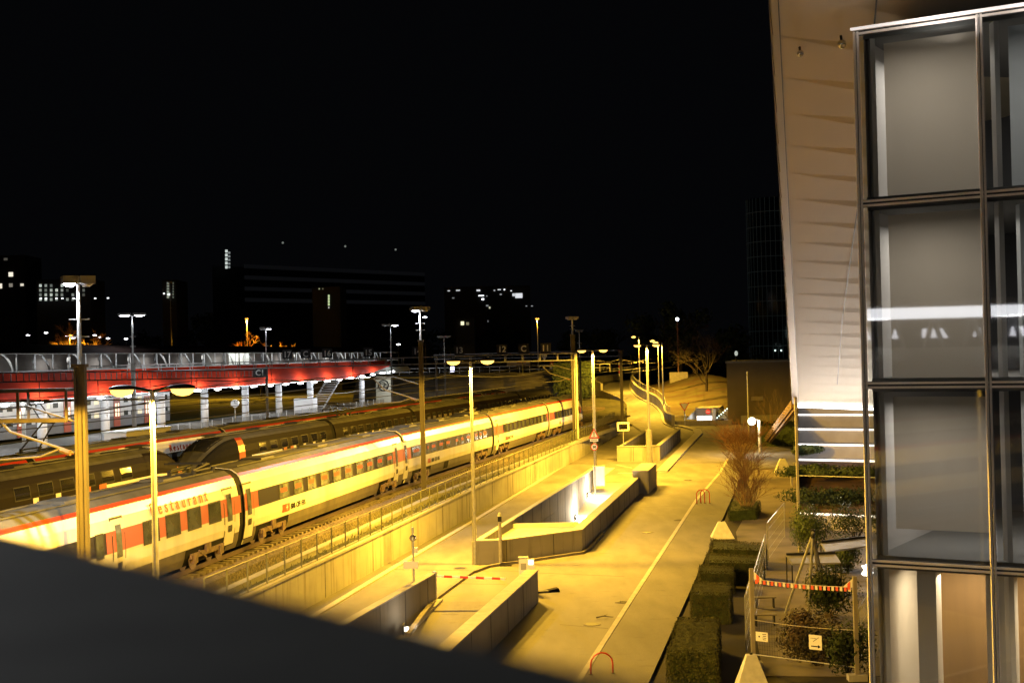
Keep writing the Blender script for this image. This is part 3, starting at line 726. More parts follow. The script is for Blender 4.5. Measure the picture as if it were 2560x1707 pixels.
p = D(1343,797,300); single_lamp('lone orange lamp on a tall post beyond the signal gantry', (p.x,p.y,2), p.z-2, (0,-1), 9000, l=.2, lens=M_sodfar)
p = D(617,797,330); single_lamp('orange lamp lighting a bare tree behind the station roof', (p.x,p.y,0), p.z, (0,-1), 90000, l=.2, lens=M_sodfar)
# ================================================================ MASTS WITH FLOODLIGHTS
M_floodlens = emat('flood_lens', (.86,.9,1.0), 30)
def flood_mast(label, base, H, hmid, headlen, ax, lit=(1,1), power=900, thick=.34, group='floodlight masts between the tracks', name='floodlight_mast', m=None):
    t = thing(name, label, 'mast', base, 0, group)
    mb = MB(); w_ = thick*.5
    if hmid > 0:
        for x in (-w_*.75, w_*.75): mb.box((x,0,hmid/2), (w_*.45, w_*1.7, hmid))
        mb.box((0,0,hmid/2), (w_*1.1, w_*.5, hmid)); mb.box((0,0,.15),(thick*1.5,thick*1.5,.3)); mb.box((0,0,hmid+.05),(thick*1.25,thick*1.25,.1))
        mb.build('mast', m or M_post, t)
    MB().tube([(0,0,hmid),(0,0,H-.15)], thick*.24, 8, thick*.16).build('upper_pole', M_steel, t)
    a = math.atan2(ax[1],ax[0])
    for k in (.35,.55): MB().beam((-ax[0]*.3,-ax[1]*.3,hmid+(H-hmid)*k),(ax[0]*.3,ax[1]*.3,hmid+(H-hmid)*k),.06,.04).build('step_bar', M_steel, t)
    for sg, on in zip((-1,1), lit):
        c = Vector((ax[0]*headlen*.27*sg, ax[1]*headlen*.27*sg, H))
        hd = MB().box(c, (headlen*.46, .62, .24), a).build('lamp_head', mat('flood_housing',(.20,.195,.18),.6), t)
        mb = MB(); mb.ball((0,0,0), 1, 10, 6, (headlen*.19,.24,.10))
        mb.v = [tuple(c+Vector((0,0,-.12))+Matrix.Rotation(a,3,'Z')@Vector((v[0],v[1],min(v[2],0)))) for v in mb.v]
        mb.build('lens', M_floodlens if on else mat('lens_off',(.3,.3,.3),.3), hd, True)
        if on: light('SPOT', (c.x,c.y,H-.4), power, (.85,.92,1.0), t, .15, spot_size=R(165), spot_blend=.4)
    return t
ta = (.2035,.979)
def lat(p, d, w): return Vector((p[0]-d[1]*0, 0, 0))
bM1 = D(208,1300,43.7); flood_mast('thick concrete floodlight mast at the far left in front of the near train', (bM1.x,bM1.y,1.7), 11.75, 9.0, .98, (.9,.44), (1,0), 5000, .34)
bM2 = D(1060,1215,88); flood_mast('floodlight mast by the fence in front of the second coach gap', (bM2.x,bM2.y,1.7), 12.1, 10.0, 1.15, (.9,.44), (1,0), 3000, .31)
bM3 = D(1437,1066,141); flood_mast('floodlight mast by the nose of the near train', (bM3.x,bM3.y,1.7), 12.6, 10.8, 1.2, (.9,.44), (0,0), 0, .45)
for lab, u, vt, vb, d, ln, lit in [('tall floodlight mast with two lit lamps before the red canopy',330,786,1095,150,2.9,(1,1)),('slim floodlight mast with one lit lamp carrying the C1 sign',664,820,1060,170,1.4,(0,1)),
        ('floodlight mast with one lit lamp at the right end of the canopy',976,812,1010,215,2.6,(0,1)),('unlit floodlight mast left of the second sodium lamp',1110,841,985,240,2.3,(0,0)),
        ('unlit floodlight mast just right of the near train mast',1448,826,1000,200,1.1,(0,0)),('dark far catenary mast behind the station roof',425,705,860,330,1.0,(0,0))]:
    p = D(u,vt,d); flood_mast(lab, (p.x,p.y,2.0), p.z-2.0, (p.z-2)*(.66 if d > 260 or u == 1448 else .62), ln, (.98,.17), lit, 500 if sum(lit) else 0, .42 if u in (330,) else .3, m=mat('mast_dark',(.12,.11,.09),.7))
# gantries
M_arm = mat('arm_dull', (.10,.09,.075), .7)
def gantry(label, a, b, h, signs=(), legs=True, bays=24, name='signal_gantry', m=None, dep=.7):
    a, b = Vector(a), Vector(b); t = thing(name, label, 'gantry', (a.x,a.y,ZR-.4)); m = m or M_steel; o = t.location
    mb = MB(o); dv = (b-a).normalized(); nn = Vector((-dv.y,dv.x,0))*.3
    for s1_ in (-1,1):
        for z in (0,-dep): mb.beam(a+nn*s1_+Vector((0,0,z)), b+nn*s1_+Vector((0,0,z)), .11,.11)
    for k in range(bays+1):
        p = a+(b-a)*k/bays
        for s1_ in (-1,1): mb.beam(p+nn*s1_, p+nn*s1_-Vector((0,0,dep)), .07,.07)
        mb.beam(p+nn, p-nn, .06,.06)
    mb.build('truss_beam', m, t)
    if legs:
        for p in (a, b):
            MB(o).box((p.x,p.y,(p.z+1.6)/2), (.34,.34,p.z-1.6)).build('leg', m, t)
    # droppers and insulators
    for k in range(3, bays, 5):
        p = a+(b-a)*k/bays-Vector((0,0,dep))
        MB(o).beam(p, p-Vector((0,0,1.5)), .06,.06).build('dropper', M_dark, t)
    return t
ga = Vector((6.4,141,10.7)); gdir = Vector((-.979,.2035,0)); gb = ga+gdir*62; gb.z = 10.5
g1 = gantry('long steel gantry across all tracks carrying track numbers above its beam', ga, gb, 10.6, bays=34)
M_signb = mat('sign_black', (.02,.02,.02), .5); M_signw = mat('sign_white_glyph', (.75,.75,.72), .5, emit=(1,1,1), estr=.0)
for s_, u, v in [('17',718,886),('C',764,884),('16',818,883),('15',921,881),('14',1043,877),('13',1148,876),('12',1255,873),('C',1309,872),('11',1364,872)]:
    dd = ray(u,v); k = dd.x/dd.y; den = gdir.x-k*gdir.y; tt = (k*ga.y-ga.x)/den
    p = ga+gdir*tt; p.z = 10.7
    st = thing('track_sign', ('white letter C' if s_ == 'C' else 'white number '+s_)+(' track sign standing on the long gantry beam' if s_ != 'C' else (' track sign on the gantry between 17 and 16' if u < 1000 else ' track sign on the gantry between 12 and 11')), 'sign', p, math.atan2(-gdir.y,-gdir.x), 'track number signs on the gantry')
    MB().box((0,0,.62),(1.1,.05,.95)).build('plate', M_signb, st)
    mt = Matrix.Translation((0,-.03,.3)) @ Matrix.Rotation(R(90),4,'X'); textmesh('numeral', s_, .85, M_signw, st, mt, .005, 'CENTER', .02)
    for x in (-.3,.3): MB().beam((x,0,0),(x,0,.2),.05,.05).build('bracket', M_dark, st)
g2_ = gantry('dark portal beam reaching left from the thick mast over the near trains', (bM1.x-.3,bM1.y,10.0), (bM1.x-20,bM1.y+4.3,10.0), 10, bays=12, legs=False, m=M_post, dep=.95)
ga3 = D(1160,893,190); gb3 = D(1640,893,150)
p1, p2 = D(1552,893,165), D(1090,905,225); gantry('far catenary gantry left of the winding ramp', (p1.x,p1.y,10.9),(p2.x,p2.y,10.9),10, bays=14, m=M_post)
p1, p2 = D(1552,965,165), D(980,945,240)
p1, p2 = D(0,905,120), D(655,921,160); g4_ = gantry('thin steel gantry beam in front of the red canopy', (p1.x,p1.y,10.2),(p2.x,p2.y,9.6),10, bays=26, legs=False, dep=.8, m=mat('gantry_grey',(.22,.22,.20),.6,.3))
# C1 sign
p = D(650,925,158); st = thing('track_sign', 'black plate with white C1 hanging below the gantry beam', 'sign', (p.x,p.y,p.z-.8), math.atan2(-.2,.979), 'track number signs on the gantry')
MB().box((0,0,.5),(1.7,.06,1.0)).build('plate', M_signb, st)
textmesh('numeral', 'C1', .9, M_signw, st, Matrix.Translation((0,-.04,.2))@Matrix.Rotation(R(90),4,'X'), .005, 'CENTER', .02)
# overhead wires with a cantilever at each near mast
for k, off in enumerate([0, 5.0, 10.2, 15.0, 20.0]):
    cl = offs(CL1, -off); P = sample(cl, 60, length(cl)-10, 8)
    wr = thing('overhead_wire', ['overhead wire over the nearest track','overhead wire over the empty track beside the near train','overhead wire over the dark trains','overhead wire over the third train','overhead wire over the grassy tracks before the platform'][k], 'wire', (P[8][0],P[8][1],ZR))
    for z, r_ in ((5.4,.024),(6.9,.028)):
        MB(wr.location).tube([(a,b,ZR+z+(.0 if z < 6 else -.55*math.sin(math.pi*((i%6)/6)))) for i,(a,b) in enumerate(P)], r_, 4).build('contact_wire' if z < 6 else 'carrier_wire', M_dark, wr)
for lab, bm_ in (('bent catenary arm on the thick far left mast', bM1),('catenary arm on the mast by the fence', bM2),('catenary arm on the mast by the train nose', bM3)):
    t_ = thing('catenary_arm', lab, 'bracket', (bm_.x-.2,bm_.y,ZR+5.6), 0, 'catenary arms on the near masts')
    MB().tube([(0,0,1.0),(-1.6,.35,1.5),(-2.9,.6,1.4)], .035, 5).build('top_tube', M_arm, t_)
    MB().tube([(0,0,0),(-2.2,.45,.7),(-2.9,.6,1.4)], .045, 5).build('strut', M_arm, t_)
    MB().tube([(-.5,.1,.15),(-1.2,.2,-.1),(-2.9,.3,-.2)], .035, 5).build('steady_arm', M_arm, t_)
    MB().tube([(-.15,0,.0),(-.5,.1,.12)], .09, 6).build('insulator', M_bogie, t_)

# ================================================================ STATION
M_fabric = mat('canopy_red', (.66,.045,.012), .8, spec=.1, ns=.4, na=.12)
M_canroof = mat('canopy_roof_dark', (.02,.012,.01), .9, spec=.05)
M_colw = mat('column_white', (.72,.74,.76), .5, ns=1, na=.06)
cA = Vector((-47.8,132,0)); cDir = Vector((.196,.98,0)).normalized(); cN = Vector((-cDir.y, cDir.x, 0))   # along the platform, to the left
def cpt(s, w, z): return cA + cDir*s + cN*w + Vector((0,0,z))
def s_at(u, v=1000, w=0):                  # position along the platform seen at column u
    dd = ray(u,v); k = dd.x/dd.y; a = cA+cN*w; den = cDir.x-k*cDir.y; return (k*a.y-a.x)/den
sL, sE = -30, s_at(950)
can = thing('station_canopy', 'long station roof with glowing red fabric edge over the far platform', 'canopy', (cA.x,cA.y,2.4))
# red fabric: a drooping curved band facing the tracks, tapering at its right end
mb = MB(can.location); N = 60; K = 6; vs = []
for i in range(N+1):
    s = sL+(sE-sL)*i/N; t = i/N; tp = max(0,(t-.78)/.22)
    for k in range(K+1):
        f = k/K; zl = 7.45+1.9*tp**2; z = zl+(10.15-zl)*f; w = -1.2 - 1.3*math.cos(f*math.pi/2)*1.0 + .0
        sc = .18*math.sin(i*math.pi)*(1-f)
        vs.append(cpt(s, w-.12*abs(math.sin(i*1.57))*(1-f), z))
mb.add(vs, [(i*(K+1)+k,(i+1)*(K+1)+k,(i+1)*(K+1)+k+1,i*(K+1)+k+1) for i in range(N) for k in range(K)])
mb.build('red_fabric', M_fabric, can, True)
# underside
mb = MB(can.location); mb.quad(cpt(sL,-2.5,7.45),cpt(sE-16,-2.5,7.45),cpt(sE-16,9,7.3),cpt(sL,9,7.3)); mb.build('underside', mat('canopy_underside',(.4,.4,.42),.7), can)
mb = MB(can.location); mb.beam(cpt(sL,-2.55,7.42),cpt(sE-14,-2.55,7.42),.1,.1); mb.beam(cpt(sL,-1.2,10.2),cpt(sE+8,-1.2,10.2),.16,.14); mb.beam(cpt(sL,-1.2,12.0),cpt(sE+8,-1.2,11.6),.16,.14); mb.build('edge_beam', M_steel, can)
# dark barrel roof
mb = MB(can.location); vs = []; K = 8
for i in range(13):
    s = sL+(sE+10-sL)*i/12; hgt = 1.05 if i < 11 else .7
    for k in range(K+1):
        a = math.pi*k/K; vs.append(cpt(s, 4-5.6*math.cos(a), 12.02-.45*i/12+hgt*math.sin(a)))
mb.add(vs, [(i*(K+1)+k,(i+1)*(K+1)+k,(i+1)*(K+1)+k+1,i*(K+1)+k+1) for i in range(12) for k in range(K)])
mb.build('roof', M_canroof, can, True)
# clerestory: pale back wall, posts and curved ribs
mb = MB(can.location); mb.quad(cpt(sL,2.2,10.2),cpt(sE,2.2,10.2),cpt(sE,2.2,12.1),cpt(sL,2.2,12.1)); mb.build('gallery_wall', mat('gallery_wall',(.36,.33,.31),.8,ns=.25,na=.5), can)
mb = MB(can.location); mb.quad(cpt(sL,-1.2,10.15),cpt(sE,-1.2,10.15),cpt(sE,2.2,10.15),cpt(sL,2.2,10.15)); mb.build('gallery_floor', M_colw, can)
ribm = mat('rib_steel', (.62,.63,.62), .5)
s = -14; i = 0
while s < sE-1:
    mb = MB(can.location); mb.beam(cpt(s,-1.1,10.2),cpt(s,-1.1,11.95),.1,.1); mb.build('gallery_post', ribm, can)
    sg = 1 if i % 2 else -1
    mb = MB(can.location); mb.tube([cpt(s+sg*(.2+1.5*(1-math.cos(a))), -.9+.5*math.sin(a), 10.2+1.75*math.sin(a)) for a in [math.pi/2*k/6 for k in range(7)]], .1, 6); mb.build('curved_rib', ribm, can, True)
    s += 3.3; i += 1
# lit panels
for a, b in ((576,600),(603,626)):
    sa, sb = s_at(a,905,-.8), s_at(b,905,-.8)
    mb = MB(can.location); mb.quad(cpt(sa,-.6,10.3),cpt(sb,-.6,10.3),cpt(sb,-.6,11.8),cpt(sa,-.6,11.8)); mb.build('lit_panel', emat('lit_panel',(.92,.95,.86),.75), can)
for j, s in enumerate([x*11-12 for x in range(11)]):
    if s < sE: light('AREA', cpt(s,.2,11.5), 55, (.98,.95,.9), None, 3.0, name='gallery_light').rotation_euler = (0,0,0)
# grey end shell of the roof
mb = MB(can.location); vs = []
for i in range(8):
    t = i/7
    for k in range(5):
        f = k/4; vs.append(cpt(sE-16+30*t, -2.0+.6*f, (8.2-.5*math.sin(t*3.1)) + (10.1-8.2)*f*(1-t*.6)))
mb.add(vs, [(i*5+k,(i+1)*5+k,(i+1)*5+k+1,i*5+k+1) for i in range(7) for k in range(4)])
mb.build('grey_end_shell', mat('shell_grey',(.16,.18,.16),.5), can, True)
# columns
for u, wpx in ((-40,30),(104,24),(262,22),(402,20),(511,19),(613,17),(697,16),(776,15),(905,14)):
    s = s_at(u,1000); p = cpt(s,0,2.0)
    c_ = thing('platform_column', {0:'x'}.get(u) or 'round white column under the canopy, %s' % {-40:'cut off beyond the left edge of the view',104:'leftmost in view',262:'just right of the thick near mast',402:'behind the nearest sodium lamp head',511:'right of the nearest sodium lamp',613:'beside the platform clock',697:'right of the clock',776:'beside the white stairs',905:'by the emblem wall at the right end'}[u], 'column', p, 0, 'white platform columns under the canopy')
    MB().tube([(0,0,0),(0,0,5.4)], .48, 16).build('shaft', M_colw, c_, True)
    MB().box((0,0,5.47),(1.3,1.3,.14)).build('capital', M_colw, c_)
# lamps under the canopy edge
k = 0
us = [22]+[60,118,176] + [u for u in range(224,960,23)]
ss = []
s = s_at(10,990,-2.4)
while s < sE+2: ss.append(s); s += 6.0
for i, s in enumerate(ss):
    t = (s-sL)/(sE-sL); tp = max(0,(t-.78)/.22); p = cpt(s, -2.45, 7.22+.9*tp)
    l_ = MB(p).ball(p, 1, 10, 6, (.62,.28,.11)); l_.v = [(v[0],v[1],v[2]) for v in l_.v]
    o = MB().ball((0,0,0), 1, 10, 6, (.46,.3,.13)).build('canopy_lamp', M_canlamp, None, True); o.location = p; o.rotation_euler = (0,0,math.atan2(-cDir.x,cDir.y))
    tag(o, 'white oval lamp in the row hanging along the red canopy edge', 'lamp', 'white oval lamps under the red canopy edge')
    if i % 2 == 1: light('POINT', p-cN*1.7-Vector((0,0,.35)), 1050, (.9,.94,1.0), None, .4, name='canopy_light')
# platform floor, grass strip, beyond
struct(MB().prism([xy(cpt(sL,-3,0)),xy(cpt(sE+20,-3,0)),xy(cpt(sE+20,9,0)),xy(cpt(sL,9,0))], 1.6, 2.45).build('platform', mat('platform_floor',(.16,.155,.14),.85,ns=.6,na=.3)))
struct(MB().prism([xy(cpt(sL,-14,0)),xy(cpt(sE+20,-14,0)),xy(cpt(sE+20,-3.05,0)),xy(cpt(sL,-3.05,0))], 1.6, 1.9).build('grass_strip', M_grass))
struct(MB().prism([xy(cpt(sL,9.05,0)),xy(cpt(sE+20,9.05,0)),xy(cpt(sE+20,60,0)),xy(cpt(sL-60,60,0))], 1.6, 1.95).build('far_track_ground', M_grass))
# platform fence
pf = thing('glass_fence', 'low grey panel fence along the platform behind the third train', 'fence', cpt(s_at(430,1060,-3.2),-3.2,2.0))
s = s_at(415,1060,-3.2)
while s < s_at(960,1000,-3.2):
    p = cpt(s,-3.2,0); MB(pf.location).box((p.x,p.y,2.75),(.09,.09,1.7)).build('post', M_steel, pf); q = cpt(s+3.1,-3.2,0)
    mb = MB(pf.location); mb.quad(Vector((p.x,p.y,2.1)),Vector((q.x,q.y,2.1)),Vector((q.x,q.y,3.45)),Vector((p.x,p.y,3.45))); mb.build('panel', mixshader('fence_panel',.5,(.22,.22,.2)), pf); s += 3.2
# white container, stairs, emblem wall, clock
p = cpt(s_at(288,1080,-6.5),-6.5,1.9); q = cpt(s_at(400,1080,-6.5),-6.5,1.9)
ct = thing('white_cabin', 'flat white site cabin beside the columns behind the third train', 'cabin', p)
e_ = (q-p).normalized(); a_ = math.atan2(e_.y,e_.x); Lc = (q-p).length
mb = MB(ct.location); mb.box((p+q)/2+Vector((0,0,.95)),(Lc,2.4,1.9),a_); mb.build('wall', M_white, ct)
mb = MB(ct.location); mb.box((p+q)/2+Vector((0,0,1.99)),(Lc+.2,2.6,.16),a_); mb.build('roof', mat('cabin_roof',(.5,.52,.48),.6), ct)
for k in (.25,.6): c0 = p+(q-p)*k; MB(ct.location).box(c0+Vector((e_.y,-e_.x,0))*1.22+Vector((0,0,1.0)),(1.4,.06,.8),a_).build('window', M_glassd, ct)
st = thing('stairs', 'white open stairs rising to the gallery under the canopy', 'stairs', cpt(s_at(820,1020),0,2.4))
sa = s_at(800,1020,-.5)
mb = MB(st.location)
for k in range(14): mb.box(cpt(sa+.4*k*1.6, .3, 2.6+.36*k)+Vector((0,0,0)), (2.0,.55,.1), math.atan2(-cDir.x,cDir.y))
mb.build('steps', mat('stair_grey',(.3,.3,.3),.7), st)
for w_ in (-.8,1.4): MB(st.location).beam(cpt(sa-.3,w_,2.5),cpt(sa+9.2,w_,7.3),.14,.3).build('stringer', mat('stair_grey',(.3,.3,.3),.7), st)
MB(st.location).box(cpt(sa-4,.4,3.6),(3,2.2,2.2),math.atan2(-cDir.x,cDir.y)).build('landing_wall', M_colw, st)
p = cpt(s_at(960,990,.5),.5,2.45); ew = thing('emblem_wall', 'pale wall with a round dark emblem at the right end of the platform', 'wall', p)
a_ = math.atan2(-.2,1); MB().box((0,0,2.4),(2.9,.3,4.8),a_).build('wall_panel', mat('cream_wall',(.55,.53,.40),.8), ew)
mb = MB()
def circ(c, r, ax1, ax2, n=22): return [c+ax1*r*math.cos(2*math.pi*k/n)+ax2*r*math.sin(2*math.pi*k/n) for k in range(n+1)]
A1 = Vector((math.cos(a_),math.sin(a_),0)); A2 = Vector((0,0,1)); ft = Vector((math.sin(a_),-math.cos(a_),0))*.2
mb.tube(circ(Vector((0,0,3.1))+ft, .95, A1, A2), .12, 5); mb.tube(circ(Vector((-.15,0,3.2))+ft, .5, A1, A2, 14), .09, 5); mb.tube(circ(Vector((.35,0,2.9))+ft, .35, A1, A2, 12), .08, 5)
mb.build('emblem', M_dark, ew)
p = cpt(s_at(588,1035,-2.6),-2.6,2.45); ck = thing('platform_clock', 'round white platform clock on a slim post by the columns', 'clock', p)
MB().tube([(0,0,0),(0,0,2.5)], .07, 8).build('post', M_steel, ck); MB().tube([(0,-.12,2.8),(0,.12,2.8)], .52, 18).build('clock_face', mat('clock_white',(.8,.8,.78),.4), ck)
MB().box((0,-.135,2.95),(.05,.02,.34)).build('hand', M_black, ck); MB().box((.12,-.135,2.8),(.26,.02,.05)).build('hand', M_black, ck)
# double-deck train beyond the platform
dd = thing('double_deck_train', 'white double deck train with orange red doors behind the platform columns', 'train', cpt(s_at(0,1040,14),14,2.2))
s9 = s_at(425,1030,14); s8 = s_at(-120,1040,14)
mb = MB(dd.location); strip(mb, [xy(cpt(s8,14,0)),xy(cpt(s9,14,0))], -2.8, 0, 3.9, 6.7); mb.build('upper_body', M_body, dd)
mb = MB(dd.location); strip(mb, [xy(cpt(s8,14,0)),xy(cpt(s9,14,0))], -2.78, -.02, 2.5, 3.9); mb.build('lower_body', mat('grey_lower',(.14,.14,.14),.5), dd)
mb = MB(dd.location); strip(mb, [xy(cpt(s8,14,0)),xy(cpt(s9-1,14,0))], -2.5, -.3, 6.7, 7.0); mb.build('roof', M_roof, dd)
for u in (52,168,292,368):
    sd_ = s_at(u,1030,14); mb = MB(dd.location); c0 = cpt(sd_,14,0)+Vector((cDir.y,-cDir.x,0))*.03; c0.z = 4.4
    d_ = MB(dd.location).box(c0,(1.7,.05,3.7),math.atan2(cDir.y,cDir.x)).build('door', M_orange, dd)
    for k in (-.35,.35): c1 = c0+cDir*k+Vector((cDir.y,-cDir.x,0))*.04; c1.z = 4.7; MB(dd.location).box(c1,(.4,.05,1.7),math.atan2(cDir.y,cDir.x)).build('door_window', emat('door_window_lit',(1,.86,.62),.9), d_)
s = s8+1
while s < s9-1:
    for z_ in (4.2,5.9):
        if min(abs(s-s_at(u,1030,14)) for u in (52,168,292,368)) > 1.6:
            c0 = cpt(s,14,z_)+Vector((cDir.y,-cDir.x,0))*.02; MB(dd.location).box(c0,(1.1,.05,.6),math.atan2(cDir.y,cDir.x)).build('window', M_glassr if (int(s)%3) else emat('window_lit_dim',(1,.9,.6),.35), dd)
    s += 2.0
for k in range(5): light('POINT', cpt(-25+k*26,6,6.9), 900, (.95,.97,1.0), None, .5, name='platform_light')
for k in range(4): light('POINT', cpt(-22+k*20,10.5,6.6), 550, (1,.96,.85), None, .5, name='platform_light')
# ================================================================ GLASS BUILDING ON THE RIGHT
FE = Vector((.848,-.53,0)); FN = Vector((-.53,-.848,0)); FP = Vector((7.37,29,0))     # facade direction (towards the viewer's right) and outward normal
def fp(s, out, z): return FP + FE*s + FN*out + Vector((0,0,z))
ZT = [-1.2, 2.52, 6.27, 9.96, 13.75, 17.35]
SX = [0, 2.51, 5.02, 7.53, 10.04, 12.55, 15.06, 17.57, 20.08]
gb_ = thing('glass_building', 'glass office building on the right with large framed panes and roller blinds', 'building', FP)
M_frame = mat('facade_frame', (.85,.80,.72), .5, 0); M_seal = mat('facade_seal', (.015,.015,.015), .5)
M_pane = glassmat('facade_glass', (.62,.66,.64), .06, .025)
M_blind = mixshader('roller_blind', .45, (.57,.50,.42), .9, 'Translucent')
M_blindg = mixshader('roller_blind_grey', .4, (.36,.38,.40), .9, 'Translucent')
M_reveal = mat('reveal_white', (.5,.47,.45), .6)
O = gb_.location
mb = MB(O); sb = MB(O)
for s in SX:
    for o2 in (-.032,.032): mb.beam(fp(s+o2,.05,ZT[0]), fp(s+o2,.05,ZT[-1]), .045, .06)
    sb.beam(fp(s,.0,ZT[0]), fp(s,.0,ZT[-1]), .06, .16)
mb.build('mullions', M_frame, gb_); 
mb = MB(O)
for z in ZT:
    for dz in (-.045,.045): mb.beam(fp(-.05,.052,z+dz), fp(SX[-1],.052,z+dz), .05,.045)
    sb.beam(fp(-.02,.0,z), fp(SX[-1],.0,z), .06,.16)
mb.build('transoms', M_frame, gb_); sb.build('seals', M_seal, gb_)
for j in range(len(ZT)-1):
    for i in range(len(SX)-1):
        a, b, z0, z1 = SX[i]+.08, SX[i+1]-.08, ZT[j]+.09, ZT[j+1]-.09
        p_ = MB(O).quad(fp(a,.03,z0),fp(b,.03,z0),fp(b,.03,z1),fp(a,.03,z1)).build('glass_pane', M_pane, gb_)
        # reveal frame and roller blind behind
        if j >= 2:
            bb = z0+.05 + (.55 if (i,j) == (0,2) else 0)
            if (i, j) in ((1,3),(1,2)): continue
            m = M_blindg if i >= 1 else M_blind
            MB(O).quad(fp(a+.40,-.30,bb),fp(b-.0,-.30,bb),fp(b-.0,-.30,z1-.16),fp(a+.40,-.30,z1-.16)).build('roller_blind', m, gb_)
# floor slabs, head and side reveals
mb = MB(O)
for z in ZT[1:]:
    mb.add([fp(.1,-.12,z-.14),fp(SX[-1],-.12,z-.14),fp(SX[-1],-9,z-.14),fp(.1,-9,z-.14),fp(.1,-.12,z+.14),fp(SX[-1],-.12,z+.14),fp(SX[-1],-9,z+.14),fp(.1,-9,z+.14)],[(0,1,2,3),(4,7,6,5),(0,4,5,1),(1,5,6,2),(2,6,7,3),(3,7,4,0)])
mb.build('floor_slabs', mat('slab_dull',(.14,.135,.13),.8), gb_)
mb = MB(O)
for i, s in enumerate(SX[:-1]):
    mb.beam(fp(s+.22,-.27,ZT[0]), fp(s+.22,-.27,ZT[-1]), .1,.26)
mb.build('inner_jambs', M_reveal, gb_)
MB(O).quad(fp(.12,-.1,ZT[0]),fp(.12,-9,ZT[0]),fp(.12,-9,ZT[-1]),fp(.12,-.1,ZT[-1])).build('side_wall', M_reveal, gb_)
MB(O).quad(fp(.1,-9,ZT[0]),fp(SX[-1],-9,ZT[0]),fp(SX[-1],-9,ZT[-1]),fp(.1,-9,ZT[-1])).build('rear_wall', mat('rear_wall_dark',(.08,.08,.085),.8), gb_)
mb = MB(O)
mb.beam(fp(4.0,-1.6,ZT[3]+.2), fp(5.6,-1.6,ZT[4]-.1), .3,.35); mb.beam(fp(4.6,-1.7,ZT[2]+.2), fp(3.2,-1.7,ZT[3]-.1), .3,.35); mb.beam(fp(3.0,-1.2,ZT[1]), fp(3.0,-1.2,ZT[-1]-.2), .22,.22)
mb.build('steel_brace', mat('brace_grey',(.42,.45,.47),.5), gb_)
# ground floor rooms: wall painted with the brown sodium reflection, pale columns
MB(O).quad(fp(.3,-3.2,ZT[1]),fp(9,-3.2,ZT[1]),fp(9,-3.2,ZT[2]),fp(.3,-3.2,ZT[2])).build('inner_wall', mat('sodium_tint_wall',(.20,.12,.05),.6,ns=2,na=.2,stretch=(1,1,.1)), gb_)
mb = MB(O)
for s, w_ in ((.85,.4),(2.35,.55)): mb.box(fp(s,-1.3,(ZT[1]+ZT[2])/2), (w_,.4,3.4), math.atan2(FE.y,FE.x))
mb.build('inner_column', M_reveal, gb_)
MB(O).tube([fp(3.6,-1.0,3.6),fp(3.6,-1.0,4.1)], .42, 14, .2).build('pendant_shade', mat('lamp_shade_cream',(.6,.5,.35),.8), gb_)
for j in range(1, len(ZT)-1):
    for s in (1.3, 3.9, 6.5, 11):
        pw = {1:150, 2:88, 3:88, 4:110}[j]
        light('AREA', fp(s,-2.0,ZT[j+1]-.4)-O, pw, (1,.75,.45) if j == 1 else (1,.9,.82), gb_, 1.2, name='office_light')
# ---- metal clad soffit
so = thing('metal_soffit', 'huge folded metal soffit leaning over the garden beside the glass building', 'soffit', D(2000,1000,70))
AV = Vector((.88,.47,-.07)).normalized()
def lpt(d):
    v = 1638-47174/d; return D(1944+.0520*v, v, d)
IV = (lpt(75)-lpt(35)).normalized(); NV = IV.cross(AV).normalized()
if NV.z > 0: NV = -NV                       # outward = downwards
M_sof = mat('soffit_metal', (.50,.42,.30), .6, .0, ns=.5, na=.06, stretch=(1,.3,1))
ds = [24.02+2.16*k for k in range(24)]; ds = [d for d in ds if d < 75.0]+[75.1]
mb = MB(so.location); WD = 19.0; amp = .072; NS = 9
for k in range(len(ds)-1):
    a, b = lpt(ds[k]), lpt(ds[k+1]); vs = []; W0 = .12
    ra, rm, rb_ = [], [], []
    for i in range(NS+1):
        f = (i/NS)**1.4*WD; q = min(1, f/7.0); h = amp*q; t1 = 1-.6*q
        ra.append(a+AV*f); rm.append(a+(b-a)*t1+AV*f - NV*h); rb_.append(b+AV*f)
    vs = ra+rm+rb_; n = NS+1
    fs = [(i,i+1,n+i+1,n+i) for i in range(NS)] + [(n+i,n+i+1,2*n+i+1,2*n+i) for i in range(NS)]
    mb.add(vs, fs)
mb.build('folded_panels', M_sof, so)
M_fas = mat('soffit_edge', (.36,.31,.25), .45, .3)
mb = MB(so.location)
for k in range(len(ds)-1):
    a, b = lpt(ds[k]), lpt(ds[k+1]); lf = -AV*(.0062*ds[k]); lf2 = -AV*(.0058*ds[k+1])
    mb.quad(a-NV*-.02, b-NV*-.02, b+lf2, a+lf); mb.quad(a+lf, b+lf2, b+lf2-NV*.9, a+lf-NV*.9)
mb.build('edge_fascia', M_fas, so)
mb = MB(so.location)
for k in range(len(ds)-1):
    a, b = lpt(ds[k])+NV*.025, lpt(ds[k+1])+NV*.025; mb.quad(a, b, b+AV*.03, a+AV*.03)
ja, jb = D(2190,0,31), D(2085,960,68)
def onsof(u, v):                            # point of the soffit plane seen at u,v
    P0 = lpt(50); d = ray(u,v); t = (P0-Vector((0,0,ZC))).dot(NV)/d.dot(NV); return Vector((0,0,ZC))+d*t
for (p, q) in (((2192,-40),(2181,84)),((2142,520),(2125,640)),((2125,640),(2104,800)),((2104,800),(2092,960))):
    a, b = onsof(*p)+NV*.03, onsof(*q)+NV*.03; mb.quad(a, b, b+AV*.05, a+AV*.05)
mb.build('panel_joint', M_seal, so)
# upper side skin of the volume above the soffit
a, b = lpt(24), lpt(75.1)
